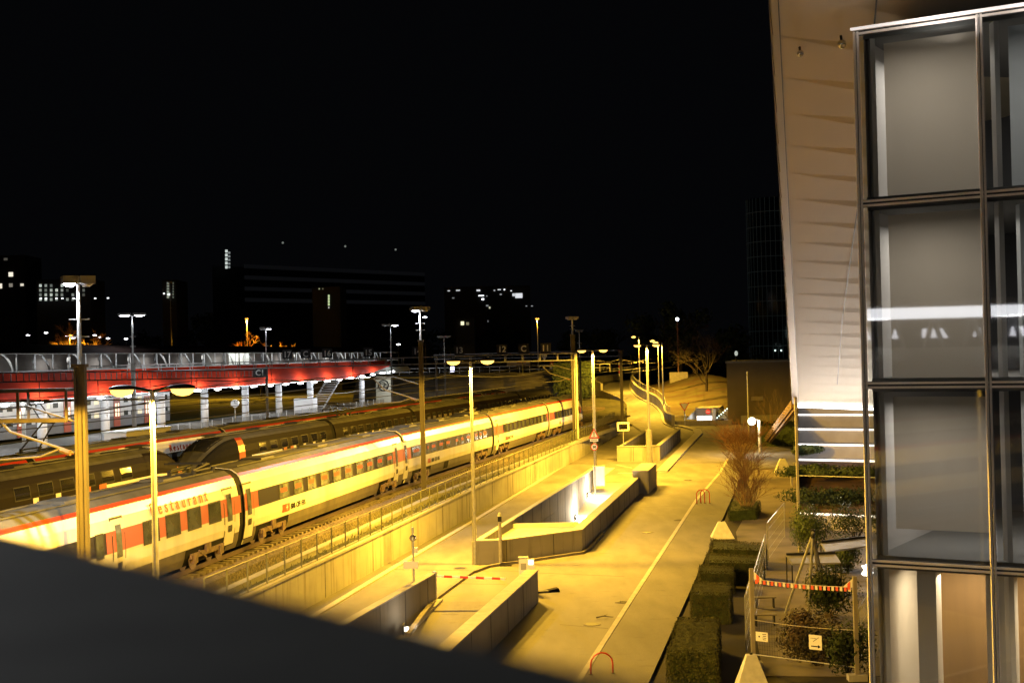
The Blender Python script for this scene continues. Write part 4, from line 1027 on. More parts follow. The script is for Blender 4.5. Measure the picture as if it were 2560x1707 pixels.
# two small spotlights (unlit) under the soffit
for (u, v), lb in (((2000,120),'small round unlit spotlight under the soffit, the one nearer the glass'),((2102-102,92),None)):
    if lb:
        p = onsof(2102,90); sp = thing('spotlight', lb, 'spotlight', p, 0, 'unlit spotlights under the soffit'); MB().ball(NV*.2,.10,10,7).build('lamp_head', mat('chrome',(.6,.6,.6),.15,.9), sp, True); MB().tube([(0,0,0),NV*.15],.03,6).build('stem', M_dark, sp)
p = onsof(1999,118); sp = thing('spotlight', 'small round unlit spotlight under the soffit, the one nearer the outer edge', 'spotlight', p, 0, 'unlit spotlights under the soffit'); MB().ball(NV*.16,.08,10,7).build('lamp_head', mat('chrome',(.6,.6,.6),.15,.9), sp, True); MB().tube([(0,0,0),NV*.15],.03,6).build('stem', M_dark, sp)
# led line along the foot of the soffit, and along the glass head
e0 = lpt(75.1); e1 = e0+AV*13
le = thing('led_strip', 'glaring white light line along the foot of the metal soffit', 'light strip', e0)
mb = MB(e0); mb.beam(e0+NV*.12, e1+NV*.12, .16,.12); mb.build('light_line', M_ledhot, le)
for k in range(6):
    c = e0+AV*(.5+2.4*k)+NV*4.6+IV*2.5; o = light('SPOT', c-e0, 1350, (1.0,.88,.76), le, .4, name='uplight', spot_size=R(120), spot_blend=1)
    o.rotation_euler = (-IV*.95-NV*.22).to_track_quat('-Z','Y').to_euler()
lh = thing('led_strip', 'white light line above the top panes of the glass building', 'light strip', fp(0,0,17.35))
MB(lh.location).beam(fp(-.05,.22,17.38), fp(9,.22,17.38), .05,.05).build('light_line', emat('led_cove',(1,.93,.9),.7), lh)
for k in range(3): light('AREA', fp(1.8+2.2*k,.5,16.9)-lh.location, 22, (1,.9,.88), lh, 1.0, name='uplight').rotation_euler = (math.pi,0,0)
# ---- lit stepped terraces under the soffit
te = thing('terrace_steps', 'stepped grey garden terraces edged with white light lines under the soffit', 'terrace', G(1995,1290,0))
lev = [(1283,.9),(1150,3.0),(1111,3.9),(1073,4.8),(1037,5.7),(1006,6.6)]
rowp = []
for v, z in lev: a = G(1996,v,z); rowp.append((a, a+FE*9))
M_riser = mat('terrace_riser', (.34,.32,.31), .7, ns=1, na=.12)
for k, (a, b) in enumerate(rowp):
    zb = 0 if k == 0 else rowp[k-1][0].z
    MB(te.location).quad(Vector((a.x,a.y,zb)),Vector((b.x,b.y,zb)),b,a).build('riser', M_riser, te)
    MB(te.location).beam(a+FN*.04+Vector((0,0,.02)), b+FN*.04+Vector((0,0,.02)), .08, .11 if k != 1 else .17).build('light_line', emat('terrace_led',(1,.96,.9),2.2), te)
    if k+1 < len(rowp):
        c, d = rowp[k+1]; zz = c.z if k == 0 else a.z
        MB(te.location).quad(a, b, Vector((d.x,d.y,d.z if k == 0 else a.z)), Vector((c.x,c.y,c.z if k == 0 else a.z))).build('tread', mat('bed_soil',(.10,.055,.035),.95,ns=.8,na=.5,bump=.5) if k == 0 else M_riser, te)
a, b = rowp[-1]; MB(te.location).quad(a, b, b+Vector((3,8,1.5)), a+Vector((3,8,1.5))).build('tread', M_riser, te)
MB(te.location).quad(a+Vector((0,0,0)),b,b+Vector((0,0,2.6)),a+Vector((0,0,2.6))).build('riser', M_riser, te)
MB(te.location).beam(G(1996,1188,2.6), G(1996,1188,2.6)+FE*9, .05,.05).build('handrail', M_steel, te)
p0 = D(1989,1005,73); MB(te.location).box((p0.x,p0.y,p0.z/2+.3),(.12,.12,p0.z+.6)).build('corner_post', mat('post_pale',(.45,.42,.38),.5), te)
MB(te.location).quad(Vector((rowp[0][0].x,rowp[0][0].y,0)),Vector((rowp[-1][0].x,rowp[-1][0].y,0)),rowp[-1][0],rowp[0][0]).build('side_wall', M_concd, te)
for k in range(3):
    light('AREA', rowp[0][0]+FE*(1.5+2.5*k)+FN*2+Vector((0,0,5))-te.location, 40, (1,.95,.9), te, 1.5, name='terrace_light').rotation_euler = (R(-35),0,0)
    light('AREA', rowp[2][0]+FE*(1.5+2.5*k)+FN*3.5+Vector((0,0,3.0))-te.location, 60, (1,.93,.88), te, 1.5, name='terrace_light').rotation_euler = (R(60),0,0)

# ================================================================ PLANTS
M_leafd = mat('leaf_dark', (.035,.05,.015), .7, ns=3, na=.5, spec=.2); M_leaf = mat('leaf_green', (.07,.10,.03), .65, ns=2, na=.5, spec=.3)
M_leafhedge = mat('leaf_hedge', (.05,.052,.016), .8, ns=4, na=.45, spec=.2)
M_twig = mat('twig_redbrown', (.13,.062,.033), .8, ns=3, na=.3); M_twigpale = mat('twig_pale', (.26,.18,.10), .8); M_bark = mat('bark', (.04,.03,.022), .9, ns=3, na=.4)
def leaves(mb, n, fn_, size, rng):
    for i in range(n):
        p, nn = fn_(rng); a = Vector((rng.gauss(0,1),rng.gauss(0,1),rng.gauss(0,1))).normalized()
        if nn is not None: a = (a+nn*2.5).normalized()
        b = a.orthogonal().normalized(); c = a.cross(b); t = rng.random()*6.28
        b, c = b*math.cos(t)+c*math.sin(t), c*math.cos(t)-b*math.sin(t); sz = size*rng.uniform(.6,1.4)
        mb.add([p-b*sz, p+c*sz*.5, p+b*sz, p-c*sz*.5], [(0,1,2,3)])
def hedge(label, quad, h, name='hedge', n=5000, sz=.03, m=None, group='clipped block hedges in the garden'):
    """clipped hedge on a four sided plan: solid dark core and a skin of small leaves"""
    c = sum((Vector((q[0],q[1],0)) for q in quad), Vector())/4; t = thing(name, label, 'hedge', c, 0, group); rng = random.Random(int(c.x*100))
    P = [Vector((q[0],q[1],0))-c for q in quad]
    MB().prism([(p*.9)[:2] for p in P], 0, h-.13).build('core', M_leafd, t)
    mb = MB(); A = [(P[1]-P[0]).length*h,(P[2]-P[1]).length*h,(P[3]-P[2]).length*h,(P[0]-P[3]).length*h,(P[1]-P[0]).length*(P[2]-P[1]).length]
    tot = sum(A)
    def pt(r):
        x = r.random()*tot; k = 0
        while x > A[k]: x -= A[k]; k += 1
        f, g = r.random(), r.random(); nz = .085*noise.noise(Vector((f*9+k,g*9,c.x)))
        if k < 4:
            a, b = P[k], P[(k+1)%4]; d = (b-a).normalized(); nn = Vector((d.y,-d.x,0)); p = a+(b-a)*f+Vector((0,0,h*g)); rr = min(h*(1-g),.15)
            return p - nn*(.12-rr)*.5 + nn*(r.gauss(0,.02)+nz), nn
        p = (P[0]*(1-f)+P[1]*f)*(1-g)+(P[3]*(1-f)+P[2]*f)*g; L1 = (P[1]-P[0]).length; L2 = (P[2]-P[1]).length; ed_ = min(f*L1,(1-f)*L1,g*L2,(1-g)*L2); return p*.985+Vector((0,0,h-.03-max(0,.14-ed_)*.75+r.gauss(0,.03)+nz)), Vector((0,0,1))
    leaves(mb, int(n*2.0), pt, sz, rng); mb.build('leaves', m or M_leafhedge, t, fixn=False); return t
def hq(nl, nr, fr_, fl_, z): return [xy(G(*p, z)) for p in (nl, nr, fr_, fl_)]
hedge('large block hedge nearest the camera at the pavement edge', hq((1667,1625),(1795,1625),(1798,1541),(1692,1541),1.2), 1.2, n=14000)
hedge('square block hedge second from the camera along the pavement', hq((1726,1479),(1826,1481),(1829,1455),(1735,1449),1.25), 1.25, n=7000)
hedge('low narrow block hedge third from the camera', hq((1747,1426),(1835,1428),(1833,1413),(1749,1409),1.0), 1.0, n=4500)
hedge('wide long block hedge fourth from the camera', hq((1765,1399),(1908,1402),(1910,1388),(1767,1379),1.1), 1.1, n=6000)
hedge('wide long block hedge farthest of the row by the concrete block', hq((1775,1366),(1913,1370),(1915,1356),(1777,1345),1.1), 1.1, n=6000)
hedge('dark low hedge box under the bare reddish shrub', [xy(G(1821,1303)),xy(G(1892,1300)),xy(G(1902,1278)),xy(G(1828,1280))], .75, n=4000, m=M_leafd)
hedge('dark block hedge behind the path lamp before the brown box building', [xy(G(1892,1115)),xy(G(1990,1118)),xy(G(1990,1100)),xy(G(1890,1100))], 2.2, n=4000, sz=.12, m=M_leafd)
def bare_shrub(label, base, h, spread, n, m, seed, name='bare_shrub', group=None, fine=1.0, r0=.03):
    t = thing(name, label, 'shrub', base, 0, group); rng = random.Random(seed)
    ms = [MB(), MB()]
    def grow(p, d, L, r, lev):
        q = p+d*L*.5+Vector((rng.gauss(0,.03),rng.gauss(0,.03),0))*L; e = q+d*L*.5+Vector((rng.gauss(0,.06),rng.gauss(0,.06),.02))*L
        ms[0 if lev == 0 else 1].tube([p,q,e], r, 4 if lev else 5, r*.6)
        if lev < 3 and L > .2:
            for k in range(rng.choice((2,3,3)) if lev < 2 else rng.choice((2,3))):
                o_ = rng.choice((q,e)); dd_ = (d+Vector((rng.gauss(0,.42),rng.gauss(0,.42),rng.gauss(.05,.25)))).normalized(); grow(o_, dd_, L*rng.uniform(.5,.75), r*.6, lev+1)
    for i in range(n):
        a = rng.random()*6.28; f = rng.random()**.6; d = Vector((math.cos(a)*spread*f, math.sin(a)*spread*f, h)).normalized()
        grow(Vector((math.cos(a)*.12,math.sin(a)*.12,0)), d, h*rng.uniform(.36,.46), r0*fine, 0)
    ms[0].build('stems', M_twigpale, t, fixn=False); ms[1].build('twigs', m, t, fixn=False); return t
p = G(1868,1290); bare_shrub('bare shrub with pale splayed stems and reddish twigs on the low hedge box', (p.x,p.y,.2), 4.0, 2.2, 36, M_twig, 3, fine=.7)
p = G(1862,1200); bare_shrub('dense reddish bare shrub at the pavement edge behind the low hedge box', (p.x,p.y,0), 3.9, 3.2, 50, mat('twig_dull',(.13,.07,.045),.8), 5, fine=.8)
p = G(1850,1150); bare_shrub('orange brown bare shrub, farthest of the three by the pavement', (p.x,p.y,0), 4.6, 4.2, 60, mat('twig_orange',(.085,.034,.014),.9), 8, fine=1.1)
p = G(1935,1105); bare_shrub('thin pale bare shrub before the lit base of the brown box building', (p.x,p.y,0), 7, 2.5, 10, M_twigpale, 11)
def bush(label, c, r, n, m, sz=.06, name='bush', group=None):
    t = thing(name, label, 'bush', (c[0],c[1],c[2]), 0, group); rng = random.Random(int(c[0]*77)+n)
    blobs = [(Vector((rng.uniform(-.55,.55)*r[0],rng.uniform(-.55,.55)*r[1],r[2]*rng.uniform(.35,.75))), rng.uniform(.35,.6)) for k in range(9)]
    def pt(q):
        b, s = q.choice(blobs); d = Vector((q.gauss(0,1),q.gauss(0,1),q.gauss(0,1))).normalized()*q.random()**.3
        p = b+Vector((d.x*r[0]*s,d.y*r[1]*s,d.z*r[2]*s)); p.z = max(.02,p.z); return p, d
    mb = MB(); leaves(mb, n, pt, sz, rng); mb.build('leaves', m, t, fixn=False)
    mb = MB()
    for b, s in blobs: mb.tube([(0,0,0), b*.5+Vector((0,0,.1)), b], .025, 4, .01)
    mb.build('stems', M_bark, t, fixn=False); return t
bush('tall green bush beside the fence panels left of the tilted grey panels', G(2035,1385), (1.6,1.5,2.4), 5200, M_leaf)
bush('dark bush against the glass corner above the long tilted panel', G(2140,1350), (1.8,1.5,1.9), 3500, M_leafd)
bush('wide dark bush behind the metal tripod', G(2070,1540), (1.5,1.4,1.7), 5000, M_leafd)
bush('yellow green bush between the tripod and the round white light', G(2120,1430), (1.2,1.2,1.5), 3200, M_leaf)
bush('reddish brown bush behind the arrow sign', G(2040,1665), (1.3,1.0,1.7), 5200, mat('leaf_redbrown',(.10,.055,.025),.8,ns=1.2,na=.5,col2=(.035,.04,.015)))
bush('low dark bush right of the arrow sign by the gate post', G(2120,1690), (.9,.9,1.5), 2600, M_leafd)
for k, (u, v, z, r, lab) in enumerate([(2025,1190,2.3,(2.2,1.6,.75),'left green bush on the lit terrace slope'),(2110,1195,2.3,(3.0,1.6,.7),'middle green bush on the lit terrace slope'),(2070,1262,1.3,(3.4,1.2,1.0),'broad dark planting just above the lowest light line'),(2015,1138,3.3,(1.4,1.0,.6),'small green clump at the left end of the upper terrace')]):
    bush(lab, G(u,v,z), r, 3500, M_leaf if k != 2 else M_leafd, .09)

# ================================================================ GARDEN FURNITURE
struct(MB().prism([xy(G(1910,1690)),xy(G(2300,1690)),xy(G(2300,1260)),xy(G(1890,1240)),xy(G(1840,1330))], -.1, .02).build('garden_path', mat('garden_paving',(.13,.11,.09),.9,ns=.6,na=.35)))
struct(MB().prism([xy(G(1850,1160)),xy(G(1990,1165)),xy(G(1990,1290)),xy(G(1905,1300))], -.1, .03).build('path_plaza', mat('plaza_gravel',(.16,.13,.09),.9,ns=.4,na=.3)))
def conc_block(label, u, v, w=1.0, h=.85):
    p = G(u,v,0); t = thing('concrete_block', label, 'barrier block', p, 0, 'white tapered concrete blocks')
    mb = MB(); mb.add([(-w/2,-.35,0),(w/2,-.35,0),(w/2,.35,0),(-w/2,.35,0),(-w*.14,-.12,h),(w*.14,-.12,h),(w*.14,.12,h),(-w*.14,.12,h)],[(0,3,2,1),(4,5,6,7),(0,1,5,4),(1,2,6,5),(2,3,7,6),(3,0,4,7)])
    mb.build('block', mat('block_white',(.55,.54,.5),.8,ns=4,na=.15), t); MB().tube([(0,0,h),(0,0,h+.06)],.05,6).build('lifting_eye', M_dark, t)
conc_block('white tapered concrete block behind the farthest clipped hedge', 1805,1345,1.35,.95)
conc_block('white tapered concrete block at the bottom edge under the gate post', 1880,1722,1.1,1.1)
conc_block('small pale concrete block on the plaza left of the glass', 1957,1181,1.5,1.2)
for u, v0, v1, lb in ((1980,1215,1180,'short pale bollard standing right of the small concrete block'),(1986,1180,1157,'short pale bollard farther back by the glass corner')):
    p = G(u,v0,0); h = (v0-v1)*p.y/FPX; t = thing('bollard', lb, 'bollard', p, 0, 'pale bollards on the plaza'); MB().box((0,0,h/2),(.16,.16,h)).build('post', M_kerb, t); MB().box((0,0,h+.02),(.2,.2,.05)).build('cap', M_conct, t)
# construction gate with pennants
gl, gr = G(1884,1668), G(2143,1700)
cg = thing('site_gate', 'tall steel site gate frame with a red and white pennant line and two signs', 'gate', gl)
O = cg.location; H = 3.35
for q, nm in ((gl,'left'),(gr,'right')):
    MB(O).box((q.x,q.y,H/2),(.13,.13,H)).build('post', mat('post_galv_dull',(.30,.27,.22),.6,.3), cg)
    MB(O).box((q.x,q.y,.1),(.6,.35,.2)).build('foot', M_conct, cg)
def gp(f, z): p = gl+(gr-gl)*f; return Vector((p.x,p.y,z))
M_cord = mat('cord', (.5,.45,.4), .7)
MB(O).tube([gp(f, 3.0-.05*math.sin(math.pi*f)) for f in [i/10 for i in range(11)]], .012, 4).build('pennant_cord', M_cord, cg)
MB(O).tube([gp(f, 1.62-.06*math.sin(math.pi*f)) for f in [i/10 for i in range(11)]], .01, 4).build('middle_cord', M_cord, cg)
MB(O).tube([gp(0,.45), gp(1,.42)], .02, 5).build('bottom_bar', M_steel, cg)
M_pen = mat('pennant_red', (.62,.07,.03), .6); M_penw = mat('pennant_white', (.6,.56,.5), .6)
for i in range(24):
    f = .05+.9*i/23; z = 2.99-.05*math.sin(math.pi*f); a = gp(f-.012,z); b = gp(f+.012,z)
    MB(O).add([a,b,b-Vector((0,.01,.13)),a-Vector((0,-.01,.13))],[(0,1,2,3)]).build('pennant', M_pen if i%2 == 0 else M_penw, cg)
for f0, f1 in ((.01,.12),(.99,.89)):
    MB(O).add([gp(f0,3.3),gp(f0,3.0),gp(f1,2.99)],[(0,1,2)]).build('corner_flag', M_penw, cg); MB(O).add([gp(f0+(f1-f0)*.35,3.18)-Vector((0,.02,0)),gp(f0+(f1-f0)*.35,2.92)-Vector((0,.02,0)),gp(f0+(f1-f0)*.6,2.9)-Vector((0,.02,0)),gp(f0+(f1-f0)*.6,3.1)-Vector((0,.02,0))],[(0,1,2,3)]).build('corner_pennant', M_pen, cg)
mb = MB(O)
for i in range(40): mb.tube([gp(.02+.96*i/39,.45),gp(.02+.96*i/39,1.6)], .004, 3)
for i in range(8): mb.tube([gp(.02,.5+.14*i),gp(.98,.5+.14*i)], .004, 3)
mb.build('wire_infill', M_dark, cg)
a_ = math.atan2((gr-gl).y,(gr-gl).x); M_sgn = mat('sign_plate_white', (.72,.70,.64), .5)
def plate(root, u, v, w, h, nm='sign_plate', m=None):
    f = ((u-1884)/(2143-1884)); zc = 0; p = gp(f,0); d = ray(u,v); z = ZC+d.z/d.y*p.y; c = Vector((p.x,p.y-.04,z))
    o = MB(O).box(c,(w,.02,h),a_).build(nm, m or M_sgn, root); return o, c
sg1, c1 = plate(cg, 1907,1590,.44,.31)
mb = MB(O); e = Vector((math.cos(a_),math.sin(a_),0)); nf = Vector((e.y,-e.x,0))*.013
for k in range(4): mb.box(c1+nf+e*.1+Vector((0,0,.09-.06*k)),(.14-.02*(k%2),.006,.022),a_)
mb.box(c1+nf-e*.09,(.05,.006,.05),a_); mb.build('print', M_black, sg1)
sg2, c2 = plate(cg, 2043,1604,.45,.48)
mb = MB(O); mb.box(c2+nf+Vector((0,0,-.13))-e*.03,(.24,.006,.035),a_)
q = c2+nf+Vector((0,0,-.13))+e*.09; mb.add([q+Vector((0,0,.06)),q-Vector((0,0,.06)),q+e*.09],[(0,1,2)])
mb.beam(c2+nf-e*.08+Vector((0,0,.02)), c2+nf+e*.12+Vector((0,0,.17)), .006,.012); mb.box(c2+nf-e*.06+Vector((0,0,.13)),(.2,.006,.012),a_); mb.build('print', M_black, sg2)
# temporary mesh panels to the left of the gate
def meshpanel(label, a, b, h, lean=0):
    t = thing('mesh_panel', label, 'fence panel', a, 0, 'temporary mesh fence panels'); o = t.location; a, b = Vector(a), Vector(b)
    MB(o).tube([a,a+Vector((0,0,h))],.022,6).build('post', M_steel, t); MB(o).tube([b,b+Vector((0,0,h))],.022,6).build('post', M_steel, t)
    MB(o).tube([a+Vector((0,0,h)),b+Vector((0,0,h))],.02,6).build('top_rail', M_steel, t)
    mb = MB(o); n = 18
    for i in range(1,n): q = a+(b-a)*i/n; mb.tube([q+Vector((0,0,.15)),q+Vector((0,0,h))],.004,3)
    for z in (.15,.6,1.1,1.6): mb.tube([a+Vector((0,0,z)),b+Vector((0,0,z))],.006,3)
    mb.build('wires', M_steel, t)
meshpanel('mesh fence panel just left of the gate post', G(1866,1640), G(1884,1560), 2.1)
meshpanel('mesh fence panel running back beside the clipped hedges', G(1886,1560), G(1915,1440), 2.0)
meshpanel('far mesh fence panel behind the farthest clipped hedges', G(1920,1405), G(1962,1345), 2.0)
meshpanel('mesh fence panel right of the gate against the glass', G(2150,1690), G(2176,1640), 2.2)
# tripod
ap = D(2032,1335,55); feet = [G(1963,1533),G(2020,1546),(G(2075,1535)),G(2050,1470)]
tr = thing('pole_tripod', 'tall metal tripod of slanted poles standing behind the site gate', 'tripod', (ap.x,ap.y,0))
for f in feet: MB(tr.location).tube([f, ap+(ap-f)*.03],.055,7).build('leg', M_steel, tr)
MB(tr.location).tube([ap-Vector((0,0,.15)),ap+Vector((0,0,.2))],.09,8).build('head', M_dark, tr)
# tilted grey panels
def tilted(label, A, B, C_, D_, z0, z1):
    a, b = G(*A,z0), G(*B,z0); c, d = G(*C_,z1), G(*D_,z1); t = thing('tilted_panel', label, 'panel', (a.x,a.y,0), 0, 'tilted grey roof panels in the garden'); o = t.location
    v = Vector((0,0,.07)); MB(o).add([a,b,c,d,a-v,b-v,c-v,d-v],[(0,1,2,3),(4,7,6,5),(0,4,5,1),(1,5,6,2),(2,6,7,3),(3,7,4,0)]).build('panel', mat('panel_grey',(.34,.34,.36),.4,.2), t)
    MB(o).beam(d+v*.6,c+v*.6,.08,.1).build('ridge', M_dark, t)
    for q in (a,b,c,d): MB(o).tube([Vector((q.x,q.y,0)),q-v],.03,5).build('leg', M_dark, t)
tilted('short tilted grey panel left of the tripod head', (1980,1408),(2102,1405),(2088,1383),(1966,1387), 1.3, 1.5)
tilted('long tilted grey panel running to the glass corner', (2065,1378),(2176,1362),(2176,1342),(2052,1356), 1.5, 1.7)
# bench boards
for k, (u, v) in enumerate(((1912,1492),(1912,1535))):
    p = G(u,v,.45); t = thing('garden_bench', ['dark narrow garden bench behind the gate, farther one','dark narrow garden bench behind the gate, nearer one'][k], 'bench', (p.x,p.y,0), 0, 'narrow garden benches')
    MB().box((0,0,.45),(.9,.32,.05)).build('seat', mat('bench_wood',(.13,.11,.08),.7), t)
    for x in (-.35,.35): MB().box((x,0,.22),(.05,.28,.42)).build('leg', M_dark, t)
# round white light by the glass
p = G(2168,1470,0); t = thing('garden_light', 'glaring white cluster light low beside the glass corner', 'garden light', p)
MB().tube([(0,0,0),(0,0,.6)],.03,6).build('stem', M_dark, t)
mb = MB(); rng = random.Random(4)
for k in range(46):
    d = Vector((rng.gauss(0,1),rng.gauss(0,1),rng.gauss(0,1))).normalized()*.26*rng.uniform(.7,1); mb.ball(Vector((0,0,.8))+d, .055, 6, 4)
mb.build('bulb_cluster', emat('cluster_white',(1,1,.95),3), t); light('POINT',(0,-.4,.8),14,(1,1,.95),t,.2)
# path lamp and its pole
p = G(1900,1135,0); t = thing('path_lamp', 'path lamp with a glaring white round head before the brown box building', 'street lamp', p)
h_ = (1135-1050)*p.y/FPX; MB().tube([(0,0,0),(0,0,h_)],.16,8).build('pole', M_steel, t); MB().ball((-.75,0,h_-.1),.42,12,8).build('globe', emat('globe_white',(1,.96,.85),3), t, True); MB().tube([(0,0,h_),(-.75,0,h_+.1)],.05,5).build('arm', M_steel, t)
light('POINT',(-.75,-.6,h_-.2),900,(1,.9,.7),t,.3)
p = D(1948,1052,185); t = thing('wall_lamp', 'small white wall lamp near the slanted brown stair', 'lamp', p); MB().ball((0,0,0),.35,10,6).build('globe', emat('globe_white',(1,1,1),1), t, True); MB().box((0,.4,0),(.3,.4,.3)).build('bracket', M_dark, t); light('POINT',(0,-.7,0),500,(1,.85,.65),t,.3)
# bike hoops
def hoop(label, c, w, h, ang_, r=.035):
    t = thing('bike_hoop', label, 'bike stand', c, ang_, 'red bicycle hoops')
    P = [(-w/2,0,0),(-w/2,0,h-w/2)]+[(-w/2*math.cos(a),0,h-w/2+w/2*math.sin(a)) for a in [math.pi*k/8 for k in range(1,8)]]+[(w/2,0,h-w/2),(w/2,0,0)]
    MB().tube(P, r, 8).build('hoop', mat('hoop_red',(.42,.04,.02),.35), t, True)
    for x in (-w/2,w/2): MB().tube([(x,0,0),(x,0,.02)],.08,8).build('base_plate', M_dark, t)
hoop('left one of the pair of red hoops on the pavement', G(1752,1258,.09), .62, .95, R(20)); hoop('right one of the pair of red hoops on the pavement', G(1763,1257,.09), .62, .95, R(-15))
p = G(1505,1683,.09); hoop('red hoop half hidden by the dark parapet at the bottom edge', p, .75, .7, R(10), .03)

# ================================================================ SIGNS, BARRIER, POSTS
M_sred = mat('sign_red', (.60,.03,.02), .4); M_swh = mat('sign_white', (.78,.78,.75), .4)
def ring(mb, c, r0_, r1_, n=28, y=-.02):
    for k in range(n):
        a, b = 2*math.pi*k/n, 2*math.pi*(k+1)/n
        mb.quad((c[0]+r0_*math.cos(a),y,c[2]+r0_*math.sin(a)),(c[0]+r1_*math.cos(a),y,c[2]+r1_*math.sin(a)),(c[0]+r1_*math.cos(b),y,c[2]+r1_*math.sin(b)),(c[0]+r0_*math.cos(b),y,c[2]+r0_*math.sin(b)))
    return mb
def disc(mb, c, r, y, n=28): 
    mb.add([(c[0]+r*math.cos(2*math.pi*k/n),y,c[2]+r*math.sin(2*math.pi*k/n)) for k in range(n)],[tuple(range(n))]); return mb
def triprism(mb, pts, y0, y1):
    a = [(p[0],y0,p[1]) for p in pts]; b = [(p[0],y1,p[1]) for p in pts]; return mb.add(a+b,[(0,1,2),(5,4,3),(0,3,4,1),(1,4,5,2),(2,5,3,0)])
# warning triangle + plate + 50 limit on a post at the ramp wall
bs = G(1487,1262,0); bs = D(1487,1170,104); bs.z = -.2
sg = thing('road_sign', 'red warning triangle above a round 50 limit sign on one post', 'road sign', bs)
H = ZC+ray(1486,1070).z/ray(1486,1070).y*bs.y-bs.z; k_ = bs.y/FPX
MB().tube([(0,.06,0),(0,.06,H)],.05,8).build('post', M_steel, sg)
tw = 27*k_/2; th = 25*k_
triprism(MB(), [(-tw,H-th),(tw,H-th),(0,H)], -.02, .02).build('warning_triangle', M_sred, sg)
triprism(MB(), [(-tw*.68,H-th*.89),(tw*.68,H-th*.89),(0,H-th*.2)], -.035, -.021).build('triangle_face', M_swh, sg)
mb = MB(); mb.box((0,-.04,H-th*.52),(.06,.01,.26)); mb.box((0,-.04,H-th*.78),(.07,.01,.07)); mb.build('exclamation_mark', M_black, sg)
MB().box((0,0,H-th-.14),(.62,.03,.2)).build('text_plate', M_swh, sg); MB().box((0,-.02,H-th-.14),(.44,.01,.035)).build('print', M_dark, sg)
rc = 9*k_; zc = H-th-.28-rc-.1
MB().tube([(0,-.015,zc),(0,.02,zc)], rc, 26).build('limit_disc', M_sred, sg); disc(MB(),(0,0,zc),rc*.76,-.022).build('limit_face', M_swh, sg)
textmesh('limit_number','50',rc*.95,M_black,sg,Matrix.Translation((0,-.026,zc-rc*.33))@Matrix.Rotation(R(90),4,'X'),.002,'CENTER',.012)
# mirror frame on slim post in front of far ramp box
bs = G(1560,1150,0); sg = thing('traffic_mirror', 'rectangular traffic mirror with a pale dashed frame on a slim post', 'mirror', bs); k_ = bs.y/FPX; H = (1150-1066)*k_
MB().tube([(0,.1,0),(0,.1,H)],.04,6).build('post', M_steel, sg)
MB().box((0,0,H),(30*k_,.06,22*k_)).build('frame', M_swh, sg); MB().box((0,-.035,H),(22*k_,.02,14*k_)).build('mirror_glass', mat('mirror',(.7,.7,.7),.05,1.0), sg)
mb = MB()
for i in range(5):
    for s_ in (-1,1): mb.box((-13*k_+6.5*k_*i,-.034,H+9*k_*s_),(2.2*k_,.01,2.2*k_))
mb.build('frame_marks', mat('frame_mark',(.25,.1,.05),.5), sg)
# give way sign
bs = G(1712,1064,0); sg = thing('road_sign', 'give way sign with its point down beside the winding ramp', 'road sign', bs); k_ = bs.y/FPX; H = (1064-1007)*k_
MB().tube([(0,.06,0),(0,.06,H)],.09,8).build('post', M_steel, sg); w_ = 12.5*k_
triprism(MB(), [(-w_,H),(w_,H),(0,H-1.7*w_)], -.03,.03).build('triangle_border', M_sred, sg); triprism(MB(), [(-w_*.76,H-.12*w_),(w_*.76,H-.12*w_),(0,H-1.42*w_)], -.05,-.031).build('triangle_face', M_swh, sg)
# striped board, no entry
bs = D(1552,940,290); sg = thing('striped_marker', 'upright red and white striped board at the top of the winding ramp', 'marker', (bs.x,bs.y,4.3)); k_ = 290/FPX; zt = ZC+ray(1552,905).z/ray(1552,905).y*290-4.3
for i in range(5): MB().box((0,0,zt-(.5+i)*7*k_),(10*k_,.08,7*k_)).build('board_section', (M_swh if i%2 == 0 else M_sred), sg)
MB().box((0,.1,zt*.4),(.12,.1,zt*.8)).build('post', M_steel, sg)
# billboard and far signs
bs = D(1296,907,330); sg = thing('billboard', 'long pale advertising board with smudged red print behind the gantry', 'billboard', (bs.x,bs.y,0)); k_ = 330/FPX
MB().box((0,0,bs.z),(58*k_,.3,13*k_)).build('board', mat('board_pale',(.42,.36,.30),.6,ns=.6,na=.3), sg); MB().box((7*k_,-.17,bs.z+2*k_),(24*k_,.03,3*k_)).build('print', M_sred, sg)
for x in (-20*k_,20*k_): MB().box((x,.2,bs.z/2),(.3,.2,bs.z)).build('post', M_dark, sg)
bs = D(1379,915,300); sg = thing('road_sign', 'far pair of round red and white signs on one post', 'road sign', (bs.x,bs.y,0)); k_ = 300/FPX
MB().tube([(0,.1,0),(0,.1,bs.z+.5)],.08,6).build('post', M_dark, sg); ring(MB(),(0,0,bs.z+.5),4.6*k_*.55,4.6*k_).build('red_ring', M_sred, sg); disc(MB(),(0,0,bs.z+.5),4.6*k_*.55,-.02).build('face', M_swh, sg); disc(MB(),(0,0,bs.z-.4),4.2*k_,-.02).build('lower_sign', M_swh, sg)
bs = D(1361,895,300); sg = thing('road_sign', 'far give way triangle under the numbers of the gantry', 'road sign', (bs.x,bs.y,0)); MB().tube([(0,.1,0),(0,.1,bs.z)],.1,6).build('post', M_dark, sg)
triprism(MB(), [(-.6,bs.z+.5),(.6,bs.z+.5),(0,bs.z-.6)],-.03,.03).build('triangle_face', M_swh, sg); MB().box((0,0,bs.z+.75),(1.1,.05,.3)).build('plate', M_swh, sg)
bs = D(1131,923,330); sg = thing('lit_sign', 'small glowing white blue sign beyond the second sodium lamp', 'sign', (bs.x,bs.y,0)); MB().box((0,0,bs.z),(.9,.2,1.3)).build('light_box', emat('lit_sign',(.75,.75,1.0),4), sg); MB().tube([(0,.15,0),(0,.15,bs.z)],.08,6).build('post', M_dark, sg)
